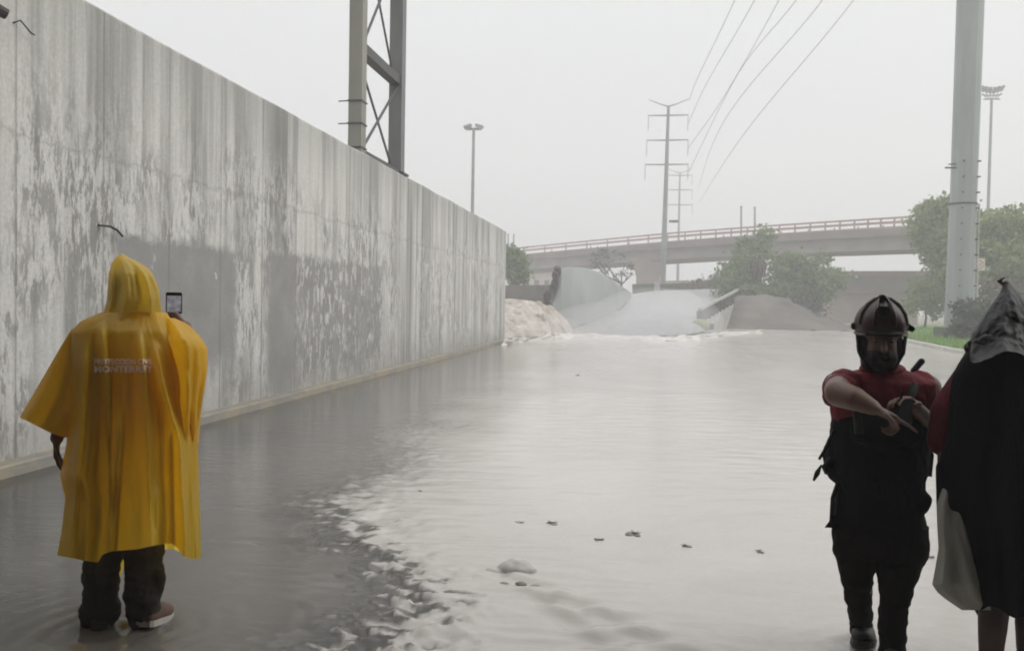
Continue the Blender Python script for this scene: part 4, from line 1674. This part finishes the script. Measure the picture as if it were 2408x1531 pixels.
# lettering on the back of the poncho, laid on the sheet
bv = BVHTree.FromPolygons([tuple(Vector(v.co) + base1) for v in poncho.data.vertices], [tuple(p.vertices) for p in poncho.data.polygons])


def lettering(txt, u0, u1, v0, v1, bold):
    cu = bpy.data.curves.new('t', 'FONT')
    cu.body = txt
    cu.offset = bold
    cu.resolution_u = 2
    ob = bpy.data.objects.new('t', cu)
    col.objects.link(ob)
    dg = bpy.context.evaluated_depsgraph_get()
    me_ = bpy.data.meshes.new_from_object(ob.evaluated_get(dg))
    bpy.data.objects.remove(ob)
    bm = bmesh.new()
    bm.from_mesh(me_)
    bmesh.ops.triangulate(bm, faces=bm.faces)
    bmesh.ops.subdivide_edges(bm, edges=[e for e in bm.edges if e.calc_length() > .12], cuts=2)
    xs = [v.co.x for v in bm.verts]
    ys_ = [v.co.y for v in bm.verts]
    x0, x1, y0, y1 = min(xs), max(xs), min(ys_), max(ys_)
    out = MB()
    vs = []
    for v in bm.verts:
        u = lerp(u0, u1, (v.co.x - x0) / (x1 - x0))
        vv = lerp(v1, v0, (v.co.y - y0) / (y1 - y0))
        d_ = (A(u, vv) - CPOS).normalized()
        hit = bv.ray_cast(CPOS, d_)
        p = hit[0] if hit[0] else A(u, vv, -.2)
        vs.append(p - d_ * .009)
    bm.verts.index_update()
    out.add(vs, [tuple(v.index for v in f.verts) for f in bm.faces])
    bm.free()
    return out


lt_ = lettering('PROTECCION CIVIL', 222, 360, 844, 857, .022)
l2 = lettering('MONTERREY', 222, 360, 860, 876, .026)
lt_.add(l2.v, l2.f)
lo = lt_.build('lettering', M['print'], p1)
lo.parent = poncho
lo['label'] = 'pale two line lettering reading PROTECCION CIVIL MONTERREY'

# phone held up
ph = thing('mobile_phone', A(410, 740, .42), 'dark mobile phone held up beside the yellow hood', 'phone')
c = A(409, 713, .41)
vx = (A(427, 713, .41) - A(391, 713, .41))
wd = vx.length
hh = 56 * s1
rotp = Matrix((rt, fw, Vector((0, 0, 1)))).transposed()
bevel(MB().box(c, (wd, .009, hh), rotp).build('phone_body', M['phone'], ph), .004)
scr = MB().box(c - fw * .0052 - Vector((0, 0, .003)), (wd * .88, .002, hh * .74), rotp).build('screen', M['screen'], ph)

# ------------------------------------------------------------------ person in the red shirt and helmet, pointing
D2 = 3.70
base2 = Vector((P(2080, 1540, D2).x, P(2080, 1540, D2).y, 0.0))


def C(u, v, dd=0.):
    return P(u, v, D2 + dd)


tf = -(P(2075, 1000, D2 + 1) - P(2075, 1000, D2))
tf.z = 0
tf.normalize()                    # toward the camera
r2 = Vector((-tf.y, tf.x, 0))     # to the right in the picture
if (C(2100, 900) - C(2000, 900)).dot(r2) < 0:
    r2 = -r2
p2 = thing('person', base2, 'person in a dark helmet and red shirt pointing across the body while walking', 'person')
mb = MB()
hc = C(2072, 800, -.02)
Lf, hrot = head(mb, hc, tf + r2 * .12 + Vector((0, 0, -.12)), (0, 0, 1), 1.0)
mb.chain([(C(2072, 835, .03), .058), (C(2074, 890, .05), .066)])
tor = []
for v_, uc, hw_, hd_ in ((880, 2075, .12, .085), (905, 2075, .185, .11), (960, 2073, .19, .125), (1040, 2068, .17, .125), (1120, 2066, .165, .125), (1200, 2067, .175, .125), (1260, 2067, .15, .11)):
    c = C(uc, v_, .05)
    tor.append([c + r2 * hw_ * math.cos(2 * math.pi * j / 18) + tf * hd_ * math.sin(2 * math.pi * j / 18) for j in range(18)])
mb.rings(tor)
# legs: one planted, one swinging back
mb.chain([(C(2118, 1262, .02), .075), (C(2105, 1370, -.03), .056), (C(2100, 1420, -.02), .050), (C(2096, 1530, .02), .042), (C(2096, 1566, .02), .040)])
mb.cap(C(2094, 1566, .0), .036, C(2094, 1582, -.12), .032)
mb.chain([(C(2016, 1258, .05), .072), (C(2021, 1350, .05), .052), (C(2024, 1420, .14), .046), (C(2030, 1476, .26), .040)])
# pointing arm: upper arm forward, forearm across
el = C(1972, 925, -.16)
wr2 = C(2052, 958, -.30)
mb.chain([(C(1972, 905, .04), .062), (el, .056), (C(2010, 938, -.24), .050), (wr2, .032)])
hand(mb, wr2, (C(2105, 985, -.33) - C(2052, 958, -.30)), Vector((0, 0, -1)) + tf * .2, -1, .35, point=True, scale=1.06)
# other arm: elbow out, hand in front of the chest
el2 = C(2196, 1010, .02)
wr3 = C(2152, 958, -.19)
mb.chain([(C(2180, 912, .05), .060), (el2, .048), (wr3, .030)])
hand(mb, wr3, (C(2108, 928, -.24) - C(2152, 956, -.19)), Vector((0, 0, -1)) + tf * .3, 1, .42, scale=1.02)
fuse(mb, 'body', M['skin'], .0075, p2, smooth=2)
for q in (-1, 1):
    ey = MB().ell(Lf(q * .031, .083, .004), (.009, .008, .005), hrot, 10, 7)
    ey.build('eye', M['phone'], p2, smooth=True)
# beard / mask over the jaw
mm = MB()
mm.ell(Lf(0, .044, -.066), (.064, .062, .062), hrot)
mm.ell(Lf(0, .03, -.095), (.058, .06, .04), hrot)
mm.ell(Lf(0, -.025, -.03), (.098, .085, .10), hrot)
mm.ell(Lf(0, -.02, -.10), (.080, .075, .06), hrot)
fuse(mm, 'dark_mask', M['black'], .007, p2)
# shirt
sm = MB()
tor = []
for v_, uc, hw_, hd_ in ((868, 2076, .075, .075), (878, 2076, .15, .10), (895, 2075, .215, .125), (930, 2074, .222, .14), (980, 2072, .212, .145), (1060, 2068, .19, .145), (1120, 2066, .185, .14)):
    c = C(uc, v_, .05)
    tor.append([c + r2 * hw_ * math.cos(2 * math.pi * j / 22) + tf * hd_ * math.sin(2 * math.pi * j / 22) for j in range(22)])
sm.rings(tor)
sm.chain([(C(1988, 904, .04), .074), (C(1976, 918, -.06), .071)])
sm.cap(C(1962, 905, .02), .05, C(1958, 930, -.02), .045)
sm.chain([(C(2160, 910, .05), .076), (C(2180, 950, .04), .072), (C(2188, 985, .03), .067)])
fuse(sm, 'shirt', M['red'], .008, p2, smooth=2, fn=lambda p, n_: p + n_ * (.009 * noise.fractal((p.x * 10, p.y * 10, p.z * 12), 1, 2, 3)))
# collar
cm_ = MB()
for k_ in range(12):
    a0 = 2 * math.pi * k_ / 12
    a1 = 2 * math.pi * (k_ + 1) / 12
    cc = C(2075, 868, .04)
    cm_.cap(cc + r2 * .078 * math.cos(a0) + tf * .075 * math.sin(a0) + Vector((0, 0, .012 * math.sin(-a0))), .017, cc + r2 * .078 * math.cos(a1) + tf * .075 * math.sin(a1) + Vector((0, 0, .012 * math.sin(-a1))), .017, 8)
cm_.build('collar', M['red'], p2, smooth=True)
# harness vest and bag over the belly
vm = MB()
tor = []
for v_, uc, hw_, hd_ in ((955, 2078, .12, .15), (985, 2072, .20, .165), (1040, 2068, .208, .18), (1090, 2066, .203, .185), (1125, 2066, .19, .17), (1150, 2068, .176, .15), (1235, 2068, .192, .155), (1262, 2068, .182, .15)):
    c = C(uc, v_, .05)
    tor.append([c + r2 * hw_ * math.cos(2 * math.pi * j / 22) + tf * hd_ * math.sin(2 * math.pi * j / 22) for j in range(22)])
vm.rings(tor)
vm.ell(C(1985, 1075, .12), (.09, .12, .13))
vm.ell(C(2140, 1075, .1), (.085, .12, .13))
vm.ell(C(2085, 1010, -.1), (.15, .07, .09))
vm.ell(C(2150, 1180, -.02), (.07, .08, .06))
fuse(vm, 'vest', M['vest'], .008, p2, smooth=2, fn=lambda p, n_: p + n_ * (.010 * noise.fractal((p.x * 12, p.y * 12, p.z * 12), 1, 2, 3)))
for pts_, r in (([(1990, 905, -.1), (2015, 950, -.12), (2020, 1020, -.13)], .018), ([(2152, 905, -.1), (2135, 950, -.12), (2128, 1020, -.13)], .018)):
    MB().tube([C(*q) for q in pts_], r, 8).build('shoulder_strap', M['black'], p2, smooth=True)
# dangling straps on the side
for pts_, r in (([(1962, 1010, .05), (1945, 1050, .05), (1926, 1080, .05)], [.010, .009, .006]),
                ([(1956, 1078, .05), (1940, 1100, .05), (1946, 1112, .05)], [.018, .017, .014]),
                ([(1932, 1092, .05), (1922, 1112, .05), (1913, 1130, .05)], [.003, .012, .005]),
                ([(1972, 1135, .05), (1958, 1170, .05), (1954, 1225, .05)], [.012, .009, .007]),
                ([(1976, 1140, .06), (1970, 1190, .06), (1966, 1235, .06)], [.012, .010, .012]),
                ([(2180, 1040, .02), (2192, 1070, .02), (2186, 1120, .02)], [.010, .008, .010])):
    MB().tube([C(*q) for q in pts_], r, 8).build('strap', M['black'], p2, smooth=True)
m_ = MB()
m_.prism([C(1962, 1208, .03), C(1939, 1240, .03), C(1975, 1242, .03)], [C(1962, 1208, .06), C(1939, 1240, .06), C(1975, 1242, .06)])
m_.build('strap_end', M['black'], p2)
MB().cap(C(2148, 872, .05), .013, C(2167, 850, .05), .014).build('radio_aerial', M['black'], p2, smooth=True)
# trousers
tm = MB()
tor = []
for v_, uc, hw_ in ((1225, 2068, .195), (1265, 2068, .203), (1300, 2066, .19)):
    c = C(uc, v_, .05)
    tor.append([c + r2 * hw_ * math.cos(2 * math.pi * j / 22) + tf * .15 * math.sin(2 * math.pi * j / 22) for j in range(22)])
tm.rings(tor)
tm.chain([(C(2122, 1262, .02), .102), (C(2108, 1370, -.03), .076), (C(2102, 1420, -.02), .062), (C(2098, 1530, .02), .056), (C(2097, 1566, .02), .056)])
tm.chain([(C(2012, 1258, .05), .100), (C(2014, 1350, .05), .070), (C(2019, 1420, .14), .056), (C(2025, 1476, .26), .050)])
tm.cap(C(2142, 1300, .02), .07, C(2128, 1352, .02), .05)
tm.cap(C(1994, 1290, .05), .07, C(2004, 1335, .05), .05)
fuse(tm, 'trousers', M['trousers2'], .008, p2, smooth=1, fn=lambda p, n_: p + n_ * (.009 * noise.fractal((p.x * 9, p.y * 9, p.z * 15), 1, 2, 3)))
shoe(base2, C(2096, 1580, .06), C(2096, 1590, -.2), M['shoe'], p2, M['shoe'], .05, .08)
shoe(base2, C(2030, 1500, .36), C(2030, 1522, .12), M['shoe'], p2, M['shoe'], .05, .08)
# helmet
hf = (tf + r2 * .12 + Vector((0, 0, -.05))).normalized()
hs_ = hf.cross(Vector((0, 0, 1))).normalized()
hu = hs_.cross(hf).normalized()
hrm = Matrix((hs_, hf, hu)).transposed()
hcn = C(2072, 764, -.01)
hsz = (59 * D2 / FPX, .132, 64 * D2 / FPX)
shell = MB()
rr = []
for i in range(13):
    a = R(-20) + (R(90) - R(-20)) * i / 12
    ring = []
    for j in range(40):
        b = 2 * math.pi * j / 40
        k_ = 1 + .018 * math.cos(8 * b) * math.cos(a)
        ring.append(hcn + hrm @ Vector((hsz[0] * max(.02, math.cos(a)) * math.cos(b) * k_, hsz[1] * max(.02, math.cos(a)) * math.sin(b) * k_, hsz[2] * math.sin(a) * (1. - .06 * math.cos(a)))))
    rr.append(ring)
shell.rings(rr)
hl = recalc(shell.build('helmet', M['helmet'], p2, smooth=True))


def child(o_, parent_):
    o_.parent = parent_
    return o_


def HP(az, el_, k=1.0):
    a, b = R(el_), R(az)
    return hcn + hrm @ Vector((hsz[0] * k * math.cos(a) * math.sin(b), hsz[1] * k * math.cos(a) * math.cos(b), hsz[2] * k * math.sin(a)))


for az in (-58, -22, 22, 58):
    child(MB().tube([HP(az, e, 1.03) for e in (2, 25, 48, 68, 84)], [.006, .007, .007, .006, .004], 8).build('ridge', M['helmet_rim'] if abs(az) > 40 else M['helmet'], p2, smooth=True), hl)
child(MB().tube([HP(az, -18, 1.01) for az in range(-180, 181, 15)], .006, 8).build('rim', M['helmet_rim'], p2, smooth=True), hl)
bm_ = MB()
rows = []
for az in range(-50, 51, 10):
    p_ = HP(az, -12, 1.0)
    q_ = HP(az, -16, 1.09 - .0012 * abs(az))
    rows.append([p_ + Vector((0, 0, .008)), q_ + Vector((0, 0, .003)), q_ + Vector((0, 0, -.004)), p_ + Vector((0, 0, -.006))])
child(recalc(bm_.rings(rows).build('peak', M['black'], p2, smooth=True)), hl)
child(bevel(MB().box(HP(0, 88, 1.03) + tf * .03, (.026, .07, .016), hrm).build('crest_clip', M['black'], p2), .005), hl)
child(bevel(MB().box(HP(3, 32, 1.06), (.05, .03, .04), hrm).build('lamp_mount', M['black'], p2), .006), hl)
for az in (-92, 92):
    child(bevel(MB().box(HP(az, -4, 1.02), (.018, .05, .03), hrm).build('side_clip', M['black'], p2), .005), hl)
child(bevel(MB().box(HP(-86, -6, 1.12), (.02, .035, .026), hrm).build('torch_clip', M['black'], p2), .006), hl)
for q in (-1, 1):
    child(MB().tube([HP(q * 84, -16, .94), Lf(q * .088, .02, -.05), Lf(q * .05, .05, -.115), Lf(0, .06, -.125)], .008, 6).build('chin_strap', M['black'], p2, smooth=True), hl)
# handheld radio in the far hand
hr = thing('handheld_radio', C(2128, 965, -.24), 'black handheld radio gripped at the chest of the helmeted person', 'radio')
bevel(MB().box(C(2128, 968, -.255), (.05, .035, .11), hrm).build('radio_body', M['phone'], hr), .006)
MB().tube([C(2120, 942, -.255), C(2117, 915, -.255)], [.007, .005], 8).build('aerial', M['phone'], hr)

# ------------------------------------------------------------------ person wrapped in black plastic at the right edge
D3 = 3.42
base3 = Vector((P(2400, 1600, D3).x, P(2400, 1600, D3).y, 0.0))


def E(u, v, dd=0.):
    return P(u, v, D3 + dd)


p3 = thing('person', base3, 'person wrapped in a black plastic cape with a peaked grey hood', 'person')
mb = MB()
ff = -tf
head(mb, E(2372, 800, .02), -r2 * .3 + ff, (0, 0, 1), 1.0)
mb.chain([(E(2378, 830, .02), .056), (E(2388, 890, .02), .066)])
tor = []
for v_, uc, hw_, hd_ in ((880, 2392, .13, .09), (915, 2394, .2, .11), (1000, 2394, .19, .12), (1100, 2392, .17, .12), (1200, 2392, .18, .125), (1260, 2392, .15, .11)):
    c = E(uc, v_, .03)
    tor.append([c + r2 * hw_ * math.cos(2 * math.pi * j / 18) + tf * hd_ * math.sin(2 * math.pi * j / 18) for j in range(18)])
mb.rings(tor)
mb.chain([(E(2345, 1240), .09), (E(2338, 1420, .02), .058), (E(2334, 1470, .0), .054), (E(2326, 1600, .02), .036)])
mb.chain([(E(2442, 1240), .09), (E(2424, 1420, .02), .058), (E(2422, 1470, .0), .054), (E(2418, 1600, .02), .036)])
mb.cap(E(2326, 1606, .02), .034, E(2322, 1612, .14), .03)
mb.cap(E(2418, 1606, .02), .034, E(2418, 1612, .14), .03)
wq = E(2216, 1075, .02)
mb.chain([(E(2290, 905, .03), .06), (E(2232, 1000, .04), .048), (E(2226, 1090, -.02), .034)])
hand(mb, E(2226, 1095, -.02), (0, .1, -1), r2, 1, .8)
mb.chain([(E(2492, 905, .03), .06), (E(2530, 1030, .04), .048), (E(2500, 1130, -.06), .032)])
hand(mb, E(2500, 1132, -.06), (-.2, .1, -1), -r2, -1, .5)
fuse(mb, 'body', M['skin_dark'], .0085, p3, smooth=2)
# red sleeve peeping out at the shoulder
sm = MB()
sm.chain([(E(2292, 895, .02), .085), (E(2236, 965, .02), .075), (E(2222, 1035, .02), .068)])
fuse(sm, 'red_sleeve', M['red_dim'], .009, p3, smooth=1)
# cape
Lc = [(796, 2292), (815, 2282), (850, 2256), (880, 2240), (930, 2228), (960, 2222), (1030, 2220), (1060, 2212), (1100, 2200), (1190, 2202), (1240, 2225), (1300, 2248), (1380, 2272), (1446, 2296)]
Rc = [(796, 2452), (815, 2470), (850, 2520), (880, 2548), (960, 2575), (1100, 2590), (1250, 2560), (1446, 2520)]
rows = []
for i in range(64):
    row = []
    for j in range(110):
        th = 2 * math.pi * j / 110
        cx, sy = math.cos(th), math.sin(th)
        t_ = i / 63
        v_ = lerp(796, 1436 + 10 * math.sin(3 * th) + 8 * math.sin(7 * th + 1), t_)
        l, r_ = table(Lc, v_), table(Rc, v_)
        fold = .5 * math.sin(6 * th + 1.3 * t_) + .4 * math.sin(10 * th + 2) + .6 * noise.noise((3 * cx, 3 * sy, t_ * 3 + 2))
        amp = .02 + .08 * t_
        u_ = (l + r_) / 2 + (r_ - l) / 2 * (abs(cx) ** .9) * (1 if cx > 0 else -1)
        dep = table([(0, .13), (.08, .19), (.4, .25), (1, .22)], t_)
        row.append(E(u_ + fold * amp * 18 * (1 - abs(cx) ** 4), v_, sy * dep * (1 + 1.2 * amp * fold) + .03))
    rows.append(row)
MB().rings(rows, cap=False).build('cape', M['cape'], p3, smooth=True)
# peaked hood of crumpled grey sheet
Lq = [(668, 2360), (690, 2350), (720, 2328), (760, 2300), (785, 2284), (815, 2277), (832, 2268), (850, 2256), (872, 2240), (930, 2226)]
Rq = [(668, 2378), (690, 2398), (720, 2424), (760, 2448), (800, 2462), (832, 2472), (872, 2500), (930, 2530)]
rows = []
for i in range(60):
    row = []
    t_ = i / 59
    dep = table([(0, .015), (.15, .07), (.45, .14), (.75, .18), (1, .27)], t_)
    for j in range(120):
        th = 2 * math.pi * j / 120
        cx, sy = math.cos(th), math.sin(th)
        v_ = lerp(668, 836 + 26 * noise.noise((2.2 * cx, 2.2 * sy, 1)) + 12 * math.sin(5 * th), t_)
        l, r_ = table(Lq, v_), table(Rq, v_)
        fold = .8 * noise.noise((3.2 * cx, 3.2 * sy, t_ * 6)) + .7 * noise.ridged_multi_fractal((2.6 * cx, 2.6 * sy, t_ * 5 + 3), 1, 2, 3, 1., 2.) - .7
        a = .10 * min(1, t_ * 2.5)
        u_ = (l + r_) / 2 + (r_ - l) / 2 * cx
        row.append(E(u_ + fold * a * 18 * (1 - abs(cx) ** 4), v_, sy * dep * (1 + 1.4 * a * fold) + .02))
    rows.append(row)
MB().rings(rows, cap=False).build('hood', M['tarp'], p3, smooth=True)
# rolled band of sheet round the forehead
rm = MB()
for k_ in range(26):
    a0, a1 = 2 * math.pi * k_ / 26, 2 * math.pi * (k_ + 1) / 26
    f_ = lambda a: E(2366 + 84 * math.cos(a), 800 - 14 * math.cos(a) + 4 * math.sin(3 * a), .15 * math.sin(a) + .01)
    rm.cap(f_(a0), .022 + .008 * math.sin(5 * a0), f_(a1), .022 + .008 * math.sin(5 * a1), 8)
fuse(rm, 'rolled_band', M['tarp'], .007, p3, smooth=2, fn=lambda p, n_: p + n_ * .014 * noise.fractal(p * 16, 1, 2, 3))
# knot on the peak
km = MB()
kc = E(2366, 672, .02)
km.ell(kc, (.016, .016, .022), n=10, m=8)
km.cap(kc, .010, kc + Vector((-.03, 0, .018)) , .006, 8)
km.cap(kc + Vector((-.03, 0, .018)), .006, kc + Vector((-.012, -.01, .03)), .005, 8)
km.cap(kc, .009, kc + Vector((.055, 0, -.035)), .005, 8)
km.cap(kc, .011, kc + Vector((.0, -.01, -.055)), .014, 8)
fuse(km, 'knot', M['shoe_brown'], .004, p3, smooth=1)
# carried bag of dirty white plastic
bg = thing('plastic_bag', E(2240, 1200, -.02), 'dirty white plastic bag hanging beside the black cape', 'bag')
Lb = [(1130, 2222), (1187, 2202), (1240, 2204), (1289, 2207), (1330, 2200), (1374, 2192), (1392, 2204), (1410, 2226), (1434, 2262)]
Rb = [(1130, 2250), (1240, 2282), (1374, 2320), (1434, 2330)]
rows = []
for i in range(46):
    t_ = i / 45
    v_ = lerp(1130, 1434, t_)
    l, r_ = table(Lb, v_), table(Rb, v_)
    dep = table([(0, .02), (.3, .07), (.8, .10), (.95, .06), (1, .015)], t_)
    row = []
    for j in range(64):
        th = 2 * math.pi * j / 64
        cx, sy = math.cos(th), math.sin(th)
        fold = .8 * noise.noise((2.2 * cx, 2.2 * sy, t_ * 3)) + .5 * math.sin(5 * th + t_)
        row.append(E((l + r_) / 2 + (r_ - l) / 2 * cx + fold * 3 * (1 - abs(cx) ** 4), v_, sy * dep * (1 + .35 * fold) - .06))
    rows.append(row)
MB().rings(rows).build('bag_skin', M['bag'], bg, smooth=True)
MB().tube([E(2226, 1098, -.03), E(2226, 1118, -.05), E(2232, 1136, -.06)], [.012, .014, .02], 8).build('handle', M['bag'], bg, smooth=True)
for (u_) in (2326, 2418):
    shoe(base3, E(u_, 1618, -.06), E(u_ - 4, 1622, .19), M['shoe'], p3, M['shoe'], .045, .06)

# ------------------------------------------------------------------ spray mist over the torrent
mt = NT('spray_mist')
mt.t.nodes.remove(mt.b)
mv_ = mt.n('VolumePrincipled')
mv_.inputs['Color'].default_value = (.95, .95, .96, 1)
mv_.inputs['Density'].default_value = .055
mt.t.links.new(mv_.outputs[0], mt.out.inputs['Volume'])
ms = MB()
for (u, v, d_, rx, ry, rz) in ((1430, 765, 45.5, 2.6, 3.2, 1.0), (1540, 755, 47, 3.0, 4, 1.5), (1590, 748, 50, 1.5, 4.5, 1.4), (1250, 780, 38.0, 1.9, 1.3, .7), (1340, 785, 42, 2.0, 1.6, .6)):
    ms.ell(P(u, v, d_), (rx * 1.25, ry * 1.3, rz * 1.25), n=24, m=14)
fuse(ms, 'mist', mt.m, .16, smooth=4)
tag(bpy.data.objects['mist'], 'pale mist of spray hanging over the foot of the flooded ramp', 'mist', kind='stuff')

# ------------------------------------------------------------------ rain haze
hz = NT('rain_haze')
hz.t.nodes.remove(hz.b)
pv_ = hz.n('VolumePrincipled')
pv_.inputs['Color'].default_value = (.93, .93, .94, 1)
pv_.inputs['Density'].default_value = .0045
pv_.inputs['Anisotropy'].default_value = .2
hz.t.links.new(pv_.outputs[0], hz.out.inputs['Volume'])
hb = MB().box((0, 140, 29), (420, 420, 62)).build('haze', hz.m)
tag(hb, kind='stuff')

# tidy helper properties
for o in list(bpy.data.objects):
    if '_b' in o:
        del o['_b']
